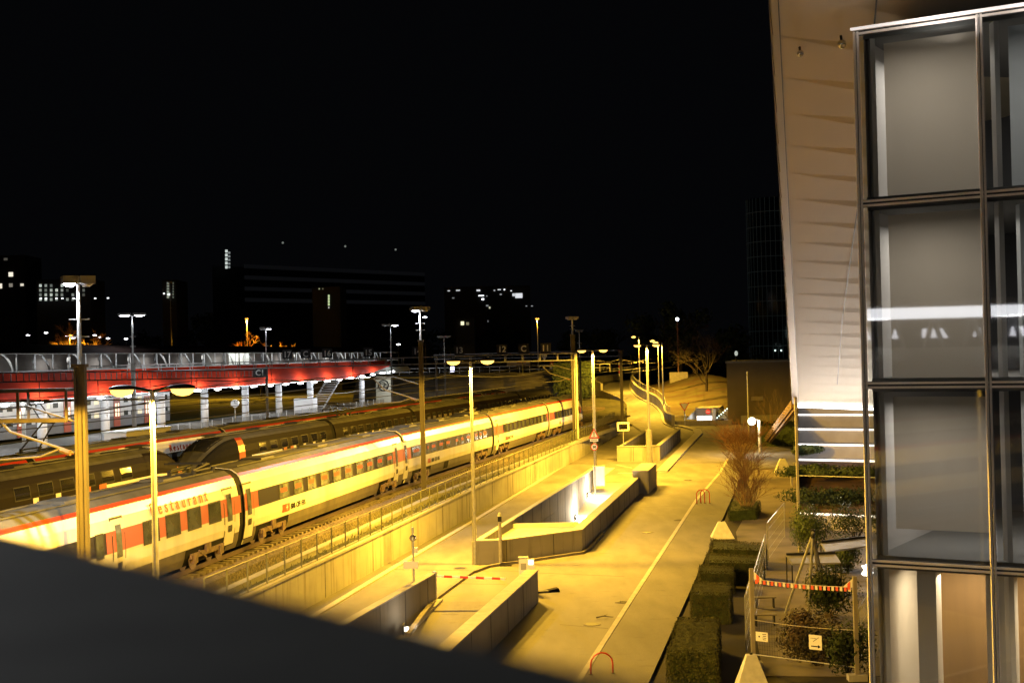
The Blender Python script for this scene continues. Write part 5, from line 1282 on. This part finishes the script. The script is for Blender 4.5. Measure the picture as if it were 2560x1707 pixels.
# sensor post with box near ramp 1, slim post by nose
bs = G(1037,1556,-.5); sg = thing('sensor_post', 'slim white post with a bright ball and blank plate by the left ramp wall', 'post', bs); k_ = bs.y/FPX
H = (1556-1318)*k_
MB().tube([(0,0,0),(0,0,H)],.045,8).build('pole', M_steel, sg); MB().ball((0,0,(1556-1345)*k_),.15,12,8).build('ball', mat('chrome',(.6,.6,.6),.15,.9), sg, True)
MB().box((-6*k_,-.08,(1556-1411)*k_),(36*k_,.05,18*k_)).build('blank_plate', mat('plate_grey_white',(.5,.48,.45),.5), sg); MB().box((.12,0,(1556-1375)*k_),(.15,.16,.22)).build('small_box', M_steel, sg)
for v in (1463,1495): MB().box((-.08,0,(1556-v)*k_),(.22,.1,.06)).build('clamp', M_steel, sg)
bs = G(1252,1413,0); sg = thing('camera_post', 'slim pale post with a dark camera head in front of the nose wall', 'post', bs); k_ = bs.y/FPX
MB().tube([(0,0,0),(0,0,(1413-1284)*k_)],.085,8).build('pole', M_kerb, sg); MB().box((0,0,(1413-1297)*k_),(.19,.19,.26)).build('camera_head', M_dark, sg); MB().tube([(0,0,(1413-1290)*k_),(0,0,(1413-1281)*k_)],.12,8,.05).build('cap', M_steel, sg)
MB().box((.25,-.15,.03),(.6,.3,.06)).build('foot', M_dark, sg)
# boom barrier
bs = G(1088,1503,0); k_ = bs.y/FPX; bb = thing('boom_barrier', 'lowered white barrier boom with red bands across the near ramp', 'barrier', bs)
MB().box((0,.1,(1503-1435)*k_/2),(.16,.16,(1503-1435)*k_)).build('support_post', M_swh, bb); MB().ball((0,.1,(1503-1434)*k_),.13,10,6).build('post_cap', M_swh, bb, True)
ea = Vector((.05,0,1.12)); eb = G(1263,1446,1.0)-bs
MB().beam(ea, eb, .06,.09).build('boom', M_swh, bb)
for f in (.18,.41,.64,.87):
    c = ea+(eb-ea)*f; d = (eb-ea).normalized()*.18; MB().beam(c-d,c+d,.07,.10).build('red_band', M_sred, bb)
bs = G(1310,1468,0); k_ = bs.y/FPX; bx = thing('barrier_machine', 'pale boxy barrier machine behind the wide ramp wall', 'machine', bs)
MB().box((0,0,.68),(.42,.42,1.36)).build('cabinet', M_swh, bx); MB().box((0,0,1.38),(.46,.46,.06)).build('lid', M_conct, bx); MB().box((0,-.22,1.0),(.25,.02,.3)).build('panel', mat('panel_dull',(.3,.3,.3),.5), bx)
bs = G(1329,1480,0); bx = thing('ticket_pillar', 'white ticket pillar with a lit top just right of the barrier machine', 'machine', bs)
MB().box((0,0,.75),(.3,.3,1.5)).build('cabinet', M_swh, bx); MB().box((0,-.16,1.38),(.2,.03,.2)).build('lit_display', emat('display_white',(1,.98,.92),2.5), bx); MB().box((.4,-.1,.04),(.7,.35,.08),.3).build('foot', M_dark, bx)
# wall washers in ramps
for lb, u, v, dd_, pw in (('upper wall lamp low on the grey wall of the middle ramp',1467,1236,109.0,900),('lower wall lamp low on the grey wall of the middle ramp',1435.7,1291,102.6,1000),('wall lamp low on the grey wall of the near ramp',1003,1572,55,60)):
    p = D(u,v,dd_); p.x += .22; t = thing('wall_lamp', lb, 'lamp', p, 0, 'white wall lamps inside the ramps'); MB().box((0,0,0),(.14,.2,.14)).build('lens', emat('wall_lamp_white',(1,.92,.75),14), t); MB().box((-.13,0,0),(.06,.5,.4)).build('housing', M_dark, t)
    light('POINT',(.7,0,.35),pw,(1,.84,.6),t,.15)
# low white post pair beside sign, small post
bs = D(1497,1200,112); sg = thing('junction_box', 'pale square concrete foot of the sodium lamp behind the warning sign', 'box', (bs.x,bs.y,0)); MB().box((0,0,.75),(.9,.8,1.5)).build('block', M_conct, sg); MB().box((0,0,1.53),(.98,.88,.06)).build('cap', M_kerb, sg)

# ================================================================ FAR RIGHT: UNDERPASS MOUTH, MOUND, BROWN BOX BUILDING, TOWER
um = thing('tunnel_portal', 'small tunnel mouth glowing white under a pale roof with a no entry disc', 'tunnel', G(1780,1051,0)); O = um.location; dU = 205
pts = [D(1736,1049,dU),D(1838,1046,dU)]
a = D(1744,1016,dU); b = D(1808,1016,dU)
M_pcon = mat('portal_concrete',(.22,.21,.2),.8)
ml = D(1741,1050,dU-6); mr = D(1783,1050,dU-6); tl = D(1744,1022,dU); 
MB(O).add([D(1738,1021,dU+4),D(1797,1019,dU+4),D(1808,1013,dU+14),D(1748,1016,dU+14)],[(0,1,2,3)]).build('roof', mat('portal_roof',(.5,.5,.5),.6), um)
MB(O).box((D(1768,1029,dU+4)),(3.7,.4,1.2)).build('lintel', M_pcon, um)
MB(O).box((D(1763,1043,dU+6)),(2.5,.2,.85)).build('lit_opening', emat('tunnel_glow',(1,1,.97),2.2), um)
MB(O).add([D(1716,1048,dU-8),D(1741,1048,dU+4),D(1741,1022,dU+4),D(1738,1021,dU+4)],[(0,1,2,3)]).build('wing_wall', M_pcon, um)
MB(O).add([D(1785,1049,dU+4),D(1818,1046,dU-2),D(1808,1013,dU+14),D(1797,1019,dU+4)],[(0,1,2,3)]).build('wing_wall', mat('portal_dark',(.05,.06,.06),.4), um)
mb = MB(O)
for k in range(6): mb.ball(D(1793+5*k,1044-4.5*k,dU+1),.1,6,4)
mb.build('handrail_lights', emat('tiny_light',(.7,1,.95),2.5), um)
c = D(1770,1029,dU+3.2); MB(O).tube([c,c+Vector((0,-.08,0))],.38,20).build('no_entry_disc', emat('no_entry_red',(.6,.03,.02),.6), um); MB(O).box(c+Vector((0,-.1,0)),(.5,.03,.12)).build('no_entry_bar', M_swh, um)
light('POINT', D(1763,1046,dU-3)-O, 500, (.95,1,.95), um, .4, name='tunnel_light')
lw_ = thing('low_wall', 'low concrete kerb wall crossing behind the give way sign', 'wall', G(1668,1055,0)); MB(lw_.location).beam(G(1668,1058,.35),G(1830,1056,.35),.4,.7).build('wall_panel', M_concd, lw_); MB(lw_.location).beam(G(1555+110,1040,1.0),G(1722,1040,1.0),.1,.1).build('handrail', M_steel, lw_)
for u in (1785,1815,1833): q = G(u,1052,0); MB(lw_.location).box((q.x,q.y,.9),(.5,.5,1.8)).build('pillar', M_kerb, lw_)
# grass mound
mb = MB(); vs = []; NX, NY = 26, 14
for i in range(NX+1):
    for j in range(NY+1):
        x = 22+46*i/NX; y = 222+70*j/NY; f = math.sin(math.pi*min(1,max(0,(j/NY))*.5+.0)); z = 4.6*f*(1-.25*math.sin(i*.5))*min(1,(i+1.5)/4)+.35*noise.noise(Vector((x*.1,y*.1,0)))
        vs.append((x,y,z))
mb.add(vs,[(i*(NY+1)+j,(i+1)*(NY+1)+j,(i+1)*(NY+1)+j+1,i*(NY+1)+j+1) for i in range(NX) for j in range(NY)])
struct(mb.build('grass_mound', mat('mound_grass',(.13,.12,.05),.95,ns=.35,na=.6,col2=(.09,.045,.03)), smooth=True))
# brown box building
bA, bB = G(1820,1060,0), D(2010,1060,200); bB.z = 0; bld = thing('box_building', 'plain windowless brown box building with a thin pale roof edge', 'building', bA); zt = 8.7
MB(bA).prism([xy(bA),xy(bB),(bB.x+2,bB.y+18),(bA.x+4.2,bA.y+18)],0,zt).build('wall', mat('brown_cladding',(.20,.165,.10),.7,ns=.3,na=.15), bld)
MB(bA).prism([(bA.x-.2,bA.y-.2),(bB.x,bB.y-.2),(bB.x+2,bB.y+18.2),(bA.x+4,bA.y+18.2)],zt,zt+.25).build('roof_edge', M_conct, bld)
MB(bA).box(D(1893,996,bA.y-.3),(1.7,.1,.6)).build('wall_plate', mat('plate_tan',(.3,.26,.16),.6), bld)
MB(bA).box((D(1918,1050,bA.y-.6)),(7.5,.4,1.5)).build('lit_base', mat('base_pale',(.4,.38,.3),.7), bld)
p = D(1872,1090,170); t = thing('flag_pole', 'slim unlit pale pole in front of the brown box building', 'pole', (p.x,p.y,0)); hh = ZC+ray(1872,932).z/ray(1872,932).y*170
MB().tube([(0,0,0),(0,0,hh)],.13,8,.09).build('pole', M_steel, t); MB().tube([(0,0,hh),(0,0,hh+.15)],.15,8).build('cap', M_steel, t)
p = D(1841,905,bA.y+4); t = thing('roof_lamp', 'tiny pale lamp standing on the brown box roof', 'lamp', (p.x,p.y,zt+.25)); MB().tube([(0,0,0),(0,0,.9)],.14,6).build('post', M_dark, t); MB().ball((0,0,1.1),.25,8,5,(1,1,1.6)).build('globe', emat('roof_globe',(.8,.9,.8),.5), t, True)
# slanted stair
a, b = D(1925,1098,150), D(1992,1012,120); t = thing('slanted_stair', 'brown slanted stair rising to the right behind the shrubs', 'stairs', (a.x,a.y,0))
for dv_, w_ in ((0,.3),(1.6,.3)):
    MB(t.location).beam(a+Vector((0,dv_,0)), b+Vector((0,dv_,0)), w_, .7).build('stringer', mat('stair_brown',(.10,.06,.03),.8), t)
mb = MB(t.location)
for k in range(16): mb.box(a+(b-a)*(k/16)+Vector((0,.8,.1)),(.7,1.6,.08))
mb.build('steps', mat('stair_tread',(.2,.13,.07),.8), t)
# dark tower with fins
tc = D(1945,900,330); tw_ = thing('dark_tower', 'dark round tower with faint glazing lines behind the metal soffit', 'tower', (tc.x,tc.y,0)); rt = 6.6
ztop = ZC+ray(1900,500).z/ray(1900,500).y*330
MB().tube([(0,0,0),(0,0,ztop)], rt, 36).build('shaft', mat('tower_glass',(.012,.018,.02),.25), tw_, True)
mb = MB()
for k in range(36):
    a = 2*math.pi*k/36; mb.box((rt*math.cos(a),rt*math.sin(a),ztop/2),(.12,.12,ztop))
for k in range(1,12): mb.tube([(rt*1.01*math.cos(2*math.pi*j/36),rt*1.01*math.sin(2*math.pi*j/36),ztop-3.5*k+.2) for j in range(37)],.09,4)
mb.build('fins', mat('tower_fin',(.08,.10,.10),.5,emit=(.5,.7,.7),estr=.006), tw_)
for u, v in ((1953,876),(1938,876),(1974,827),(1975,834),(1973,841),(1974,850)):
    p = D(u,v,330-rt-.8)-Vector((tc.x,tc.y,0)); MB().ball(p,.22,6,4).build('lit_window', emat('tower_light',(.8,1,.95),1.5), tw_)
# ================================================================ TREES
def tree(label, base, h, r, seed, m=None, bare=False, n=2200, sz=.35, group='dark trees behind the tracks', th=1.0):
    t = thing('bare_tree' if bare else 'leafy_tree', label, 'tree', base, 0, group); rng = random.Random(seed); tr_ = MB(); cr = MB()
    tr_.tube([(0,0,0),(rng.gauss(0,.2),rng.gauss(0,.2),h*.25),(rng.gauss(0,.4),rng.gauss(0,.4),h*.5)], h*.022, 7, h*.013)
    tips = []
    def grow(p, d, L, rr, lev):
        e = p+d*L; (tr_ if lev < 1 else cr if bare else tr_).tube([p,p+d*L*.5+Vector((rng.gauss(0,.05),rng.gauss(0,.05),0))*L,e], rr, 5 if lev < 2 else 3, rr*.6); tips.append((e,lev))
        if lev < (4 if bare else 2):
            for k in range(rng.choice((3,4)) if lev < 3 else 3):
                grow(e if rng.random()<.6 else p+d*L*rng.uniform(.4,.9), (d+Vector((rng.gauss(0,.55),rng.gauss(0,.55),rng.gauss(.1,.35)))).normalized(), L*rng.uniform(.55,.8), rr*.6, lev+1)
    for k in range(6): a = 6.28*k/6+rng.random(); grow(Vector((0,0,h*rng.uniform(.28,.5))), Vector((math.cos(a)*r/h,math.sin(a)*r/h,.55)).normalized(), h*.24, h*.009*th, 0)
    tr_.build('trunk', M_bark, t, fixn=False)
    if bare: cr.build('branches', m or M_twigpale, t, fixn=False)
    else:
        bl = [(Vector((rng.gauss(0,.38)*r,rng.gauss(0,.38)*r,h*rng.uniform(.35,.9))), rng.uniform(.22,.42)*r) for k in range(16)]
        def pt(q):
            b, s_ = q.choice(bl); d = Vector((q.gauss(0,1),q.gauss(0,1),q.gauss(0,.8))).normalized()*q.random()**.35; return b+d*s_, d
        leaves(cr, n, pt, sz, rng); cr.build('crown', m or M_leafd, t, fixn=False)
    return t
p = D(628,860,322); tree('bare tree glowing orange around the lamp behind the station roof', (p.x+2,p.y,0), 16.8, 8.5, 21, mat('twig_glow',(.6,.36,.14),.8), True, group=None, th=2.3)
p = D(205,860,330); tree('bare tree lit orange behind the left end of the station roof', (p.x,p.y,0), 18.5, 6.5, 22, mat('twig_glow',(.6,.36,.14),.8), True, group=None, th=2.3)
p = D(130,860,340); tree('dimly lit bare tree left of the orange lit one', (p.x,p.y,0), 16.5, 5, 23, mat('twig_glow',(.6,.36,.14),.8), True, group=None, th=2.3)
p = D(174,838,324); single_lamp('orange lamp half hidden in branches at the left end of the station roof', (p.x,p.y,0), p.z, (1,-1), 9000, l=.4, lens=M_sodfar)
# tree beside the mound and a row of dark trees behind everything
for i, (u, d, h, r, lab) in enumerate([(1762,250,15,6,'dark tree with a straight trunk standing on the grass mound'),(1700,300,22,7,'tall dark tree behind the mound, left of the brown box'),(1620,330,20,7,'dark tree above the top of the winding ramp'),
      (1840,300,17,6,'dark tree directly behind the roof of the brown box building'),(1520,360,19,7,'dark tree behind the striped marker board'),(1430,380,17,7,'dark tree right of the lone orange lamp'),(1250,400,18,8,'dark tree left of the lone orange lamp'),
      (1150,380,16,7,'dark tree above the track number 13'),(1040,420,22,9,'dark tree below the right end of the long dim building'),(930,420,24,9,'dark tree in front of the long dim building, right part'),(800,430,24,9,'dark tree in front of the long dim building, middle part'),
      (700,420,22,9,'dark tree right of the orange lit bare tree'),(520,430,26,9,'dark tree under the lit stairwell of the long dim building'),(380,440,22,9,'dark tree behind the two lamp floodlight mast'),(270,430,20,8,'dark tree left of the two lamp floodlight mast'),(60,430,22,9,'dark tree at the far left above the station roof')]):
    p = D(u,860,d); tree(lab, (p.x,p.y,0), h, r, 100+i, n=1800, sz=.5, bare=(i == 0), m=M_bark if i == 0 else None)
# ivy bank beyond the tracks
a, b = D(985,1000,262), D(1460,990,262)
mb = MB(); vs = []
for i in range(41):
    for j in range(5):
        x = a.x-8+(b.x-a.x+10)*i/40; f = j/4; vs.append((x, 262+12*f+.6*noise.noise(Vector((i*.5,j,0))), 1.6+5.6*f**.7+.5*noise.noise(Vector((i*.3,j*.6,2)))))
mb.add(vs,[(i*5+j,(i+1)*5+j,(i+1)*5+j+1,i*5+j+1) for i in range(40) for j in range(4)]); struct(mb.build('bank', mat('bank_soil',(.11,.10,.07),.95,ns=.3,na=.6)))
mb = MB(); rng = random.Random(9)
def bpt(q):
    f = q.random()**.5; g = q.random(); x = lerp(a.x+30,b.x+2,f); return Vector((x, 262+12*g-.4, 2.0+5.6*g**.7+q.random()*1.3)), Vector((0,-1,.5))
leaves(mb, 9000, bpt, .3, rng); stuff(mb.build('ivy', mat('ivy_green',(.05,.075,.02),.8,ns=.3,na=.5), fixn=False), 'dark green ivy covering the bank beyond the tracks', 'ivy')
# road bridge parapet lines above the bank
t = thing('bridge_railing', 'long horizontal railing of the road above the ivy bank', 'railing', (a.x,276,7.2))
for z in (7.6,8.3): MB(t.location).beam((a.x,276,z),(b.x+6,276,z),.1,.12).build('rail', M_steel, t)
for k in range(22): MB(t.location).box((a.x+(b.x-a.x+6)*k/21,276,7.6),(.1,.1,1.5)).build('post', M_steel, t)
# far buildings
M_far = mat('far_facade',(.10,.10,.11),.8); M_fardk = mat('far_facade_dark',(.03,.03,.032),.8)
def farbuild(label, u0, u1, v0, d, depth=14, m=None, name='far_building', z0=0):
    A, B = D(u0,v0,d), D(u1,v0+.0,d); t = thing(name, label, 'building', (A.x,d,z0)); MB(t.location).prism([(A.x,d),(B.x,d),(B.x,d+depth),(A.x,d+depth)], z0, A.z).build('wall', m or M_fardk, t); return t
def litwin(t, d, u, v, w, h, col=(1,.95,.85), s=1.0, nm=None):
    p = D(u,v,d-.15); k = d/FPX; key = 'window_light_%d_%d_%d_%d' % (int(col[0]*99),int(col[1]*99),int(col[2]*99),int(s*100))
    MB(t.location).box(p,(w*k,.12,h*k)).build('lit_window', emat(key,col,s), t)
ob = thing('office_block', 'long dim office block with pale floor bands and one lit stairwell', 'building', (D(530,700,520).x,520,0)); O = ob.location
A, B = D(530,612,520), D(1060,640,600)
MB(O).prism([(A.x,520),(B.x,600),(B.x-4,618),(A.x-4,538)],0,46.5).build('wall', mat('office_dark',(.02,.022,.026),.8), ob)
for k in range(4):
    z = 46-4.2*k; MB(O).beam((A.x+12,520+10*.0+1.3-1.6,z),(B.x,600-.3,z),.3,1.5).build('floor_band', mat('office_band',(.1,.1,.11),.8,emit=(.8,.85,1),estr=.0035), ob)
for k in range(3): p = D((707,863,989)[k],(607,616,624)[k],(545,570,590)[k]); MB(O).ball(p,.45,6,4).build('roof_light', emat('roof_dot',(.9,1,.9),.16), ob)
for k in range(5): litwin(ob, 518, 566, 628+10*k, 6, 7, (.85,.95,.9), .7); litwin(ob, 518, 573, 632+9*k, 5, 5, (.8,.9,.9), .25)
t1 = farbuild('dark far building at the left edge with a few lit windows', -40, 62, 640, 400)
for u, v, w, h, s in ((27,686,11,11,1.0),(2,715,6,12,.9),(27,713,9,9,.2),(55,712,8,6,.8),(14,648,9,6,.06)): litwin(t1,400,u,v,w,h,(1,.92,.75),s)
t2 = farbuild('dark far building with a grid of lit windows behind the far left mast', 90, 225, 700, 390)
for r_ in range(4):
    for c_ in range(9):
        if (r_*9+c_)%4 != 3 or c_ < 3: litwin(t2,390,101+13.5*c_,714+11.5*r_,6,7,(.85,.95,.85),(.55,.25,.12,.4)[(r_+c_)%4]*(1 if c_<5 else .35))
for u, v in ((102,746),(115,746),(141,746),(156,746),(238,746),(270,745),(184,746)): litwin(t2,388,u,v,5,3,(.95,.98,1),2)
t3 = farbuild('narrow far building with a lit stairwell behind the dark catenary mast', 405, 440, 700, 400)
for k in range(6): litwin(t3,400,420,708+7*k,6,5,(.8,.9,.75),.18); litwin(t3,400,433,708+7*k,3,5,(.8,.9,.75),.06)
litwin(t3,399,410,734,4,3,(1,1,1),2); litwin(t3,399,422,736,7,6,(.9,1,.9),1.2)
t4 = farbuild('low far house with one tall lit window right of the glowing bare tree', 780, 850, 718, 380)
for k in range(4): litwin(t4,380,822,740+7*k,4,6,(.75,.95,.5),.7)
litwin(t4,380,822,769,3,4,(.8,.8,.8),.5); litwin(t4,380,798,722,3,3,(.8,.9,.5),.4); litwin(t4,380,807,722,3,3,(.8,.8,.5),.15)
t5 = farbuild('far hillside building with scattered white lights above the gantry', 1110, 1325, 718, 420)
for u,v,w,h,s in ((1122,727,6,2,.8),(1145,726,10,3,.6),(1196,726,9,4,.8),(1236,726,4,3,.4),(1248,724,8,2,.9),(1261,724,4,3,1.5),(1278,727,4,2,1.2),(1297,739,18,12,.8),(1284,737,6,7,.7),(1203,739,14,3,1.5),(1207,748,6,4,3),(1217,740,3,3,.2),(1133,745,6,3,.15),(1224,769,4,5,.5),(1218,764,6,4,.2),(1316,765,4,2,.3),(1330,765,5,2,.3),(1252,736,5,3,.3),(1220,803,3,5,.1)): litwin(t5,420,u,v,w,h,(.92,.96,1) if v != 769 else (1,1,.7),s)
t6 = farbuild('small far house with two glowing yellow windows above the second sodium lamp', 1140, 1185, 796, 360)
litwin(t6,360,1156,808,8,9,(1,.95,.6),1.2); litwin(t6,360,1169,809,7,7,(.9,.85,.5),.2)
# small white street lamps far behind the roof
for k, (u, v) in enumerate([(70,838),(115,832),(168,840),(183,845),(199,843),(237,838),(251,843),(270,846),(315,847),(996,861),(1062,793)]):
    p = D(u,v,345 if v > 800 else 300); t = thing('far_lamp', 'tiny white street lamp shining behind the station roof' if k < 9 else ('tiny white lamp at the right end of the station roof' if k == 9 else 'small white lamp just right of the second near mast top'), 'street lamp', (p.x,p.y,2), 0, 'tiny white street lamps behind the station' )
    MB().tube([(0,0,0),(0,0,p.z-2)],.08,5).build('pole', M_dark, t); MB().ball((0,0,p.z-2),1,8,5,(.5,.3,.16)).build('lens', emat('far_lamp_white',(.93,.95,1),9), t, True)
p = D(1693,798,280); t = thing('slender_pole', 'slender dark pole with a tiny white light on top above the mound', 'pole', (p.x,p.y,0))
MB().tube([(0,0,0),(0,0,p.z-.3)],.14,6).build('pole', mat('pole_reddish',(.2,.1,.07),.7), t); MB().ball((0,0,p.z),.34,8,5).build('lamp', emat('far_lamp_white',(1,1,1),1), t, True); MB().box((0,0,(ZC+ray(1690,950).z/ray(1690,950).y*280)),(3.6,1.2,3.2)).build('plinth', M_kerb, t)
# ================================================================ BRIDGE THE VIEW IS TAKEN FROM
e0 = G(0,1319,ZC-.15); e1 = G(1560,1672,ZC-.15); ed = (e1-e0).normalized(); en = Vector((-ed.y, ed.x, 0))
if en.y > 0: en = -en                        # towards the viewer
pa, pb = e0-ed*22, e1+ed*4.5
pp = thing('bridge_parapet', 'dark grey parapet of the footbridge cutting across the lower left corner', 'parapet', e1)
O = pp.location; rnd = .012
prf = [(0,-1.35),(0,-rnd*1.2),(rnd*.35,-rnd*.3),(rnd*1.2,0),(.36,0),(.37,-.02),(.37,-1.35)]
mb = MB(O); vs = [e+en*a+Vector((0,0,b)) for e in (pa,pb) for a,b in prf]; n = len(prf)
mb.add(vs,[(i,(i+1)%n,n+(i+1)%n,n+i) for i in range(n)]+[tuple(range(n)),tuple(range(2*n-1,n-1,-1))]); mb.build('wall_panel', mat('parapet_grey',(.33,.33,.295),.75,ns=9,na=.16,detail=12), pp)
dk_ = MB(); q0, q1 = pa+en*.37, pb+en*.37
vs = [Vector((v.x,v.y,z)) for z in (ZC-1.75,ZC-1.5) for v in (q0-en*.4,q1-en*.4,q1+en*3.6,q0+en*3.6)]
dk_.add(vs,[(0,3,2,1),(4,5,6,7),(0,1,5,4),(1,2,6,5),(2,3,7,6),(3,0,4,7)]); struct(dk_.build('footbridge_deck', M_conct))
# lit roof beam of the covered stretch of the bridge, seen mirrored in the glass
c0, c1 = e0-ed*4.5+en*.2, e0-ed*24+en*.2
rb = thing('bridge_roof_beam', 'long roof beam of the covered footbridge carrying a bright white light line', 'beam', (c0.x,c0.y,ZC-1.5))
O = rb.location; zb = ZC+1.15
MB(O).beam(Vector((c0.x,c0.y,zb+.34)),Vector((c1.x,c1.y,zb+.34)),.5,.28).build('beam', M_conct, rb)
MB(O).beam(Vector((c0.x,c0.y,zb)),Vector((c1.x,c1.y,zb)),.5,.42).build('light_line', emat('bridge_light',(.95,.96,1),9), rb)
for k in range(4):
    f = .06+.26*k; c = c0.lerp(c1,f); light('AREA', Vector((c.x,c.y,zb-.2))-O, 400, (.96,.97,1), rb, 1.5, name='bridge_light')
for k in range(14):
    f0, f1 = k/14, (k+.5)/14; a = c0.lerp(c1,f0); b = c0.lerp(c1,f1); z0_ = ZC-1.5
    MB(O).beam(Vector((a.x,a.y,z0_)),Vector((b.x,b.y,zb-.15)),  .12,.14).build('brace', M_dark, rb); a2 = c0.lerp(c1,(k+1)/14)
    MB(O).beam(Vector((b.x,b.y,zb-.15)),Vector((a2.x,a2.y,z0_)),.12,.14).build('brace', M_dark, rb)
    p_, q_ = a.lerp(b,.25+.3*(k%2)), a.lerp(a2,.8-.15*(k%3)); zz = zb-.95; dd_ = (q_-p_)
    MB(O).add([Vector((p_.x,p_.y,zz)),Vector((q_.x,q_.y,zz+.02)),Vector((q_.x,q_.y,zz+.36))-dd_*.25*(k%2),Vector((p_.x,p_.y,zz+.36))+dd_*.22],[(0,1,2,3)]).build('lit_gap_panel', emat('bridge_gap_light',(.93,.93,1),5), rb)
# ================================================================ SMALL THINGS ON THE ROAD
for k, (u, v, lb) in enumerate([(1480,1560,'round iron manhole cover in the road, nearest the dark parapet'),(1620,1330,'round iron manhole cover in the road beside the long dark wall'),(1150,1420,'round iron manhole cover left of the nose wall'),(1720,1200,'round iron manhole cover far up the road')]):
    p = G(u,v,.0); t = thing('manhole_cover', lb, 'manhole cover', p, 0, 'manhole covers in the road'); MB().tube([(0,0,.002),(0,0,.014)],.36,20).build('rim', M_kerbdark, t); MB().tube([(0,0,.014),(0,0,.02)],.30,20).build('lid', M_dark, t)
for k, (u, v, lb) in enumerate([(1560,1505,'iron gutter grate at the pavement kerb, nearer one'),(1700,1300,'iron gutter grate at the pavement kerb, farther one')]):
    p = G(u,v,.0); t = thing('drain_grate', lb, 'drain', p, R(-30), 'gutter grates at the kerb'); mb = MB()
    for i in range(6): mb.box((-.25+.1*i,0,.012),(.05,.4,.02))
    mb.build('bars', M_dark, t); mb = MB(); mb.box((0,.23,.012),(.62,.05,.025)); mb.box((0,-.23,.012),(.62,.05,.025)); mb.build('frame', M_kerbdark, t)
p = G(1370,1478,.0); t = thing('road_shadow_wedge', 'black wedge standing in for a shadow on the road right of the ticket pillar', 'wedge', p, .2); MB().add([(-.5,-.25,0),(.5,-.3,0),(.5,.2,0),(-.5,.25,0),(.45,-.2,.16),(.45,.15,.16)],[(0,3,2,1),(0,1,4),(2,3,5),(1,2,5,4),(3,0,4,5)]).build('wedge', M_black, t)  # black wedge modelled in place of a shadow on the road
p = G(1515,1545,.0); t = thing('fallen_branch', 'small dark fallen branch lying on the road by the parapet', 'branch', p, .1); MB().tube([(-.4,0,.05),(-.1,.06,.09),(.3,-.02,.05)],.03,5,.012).build('stem', M_bark, t); MB().tube([(-.1,.06,.09),(.1,.28,.1)],.018,4,.008).build('twig', M_bark, t)
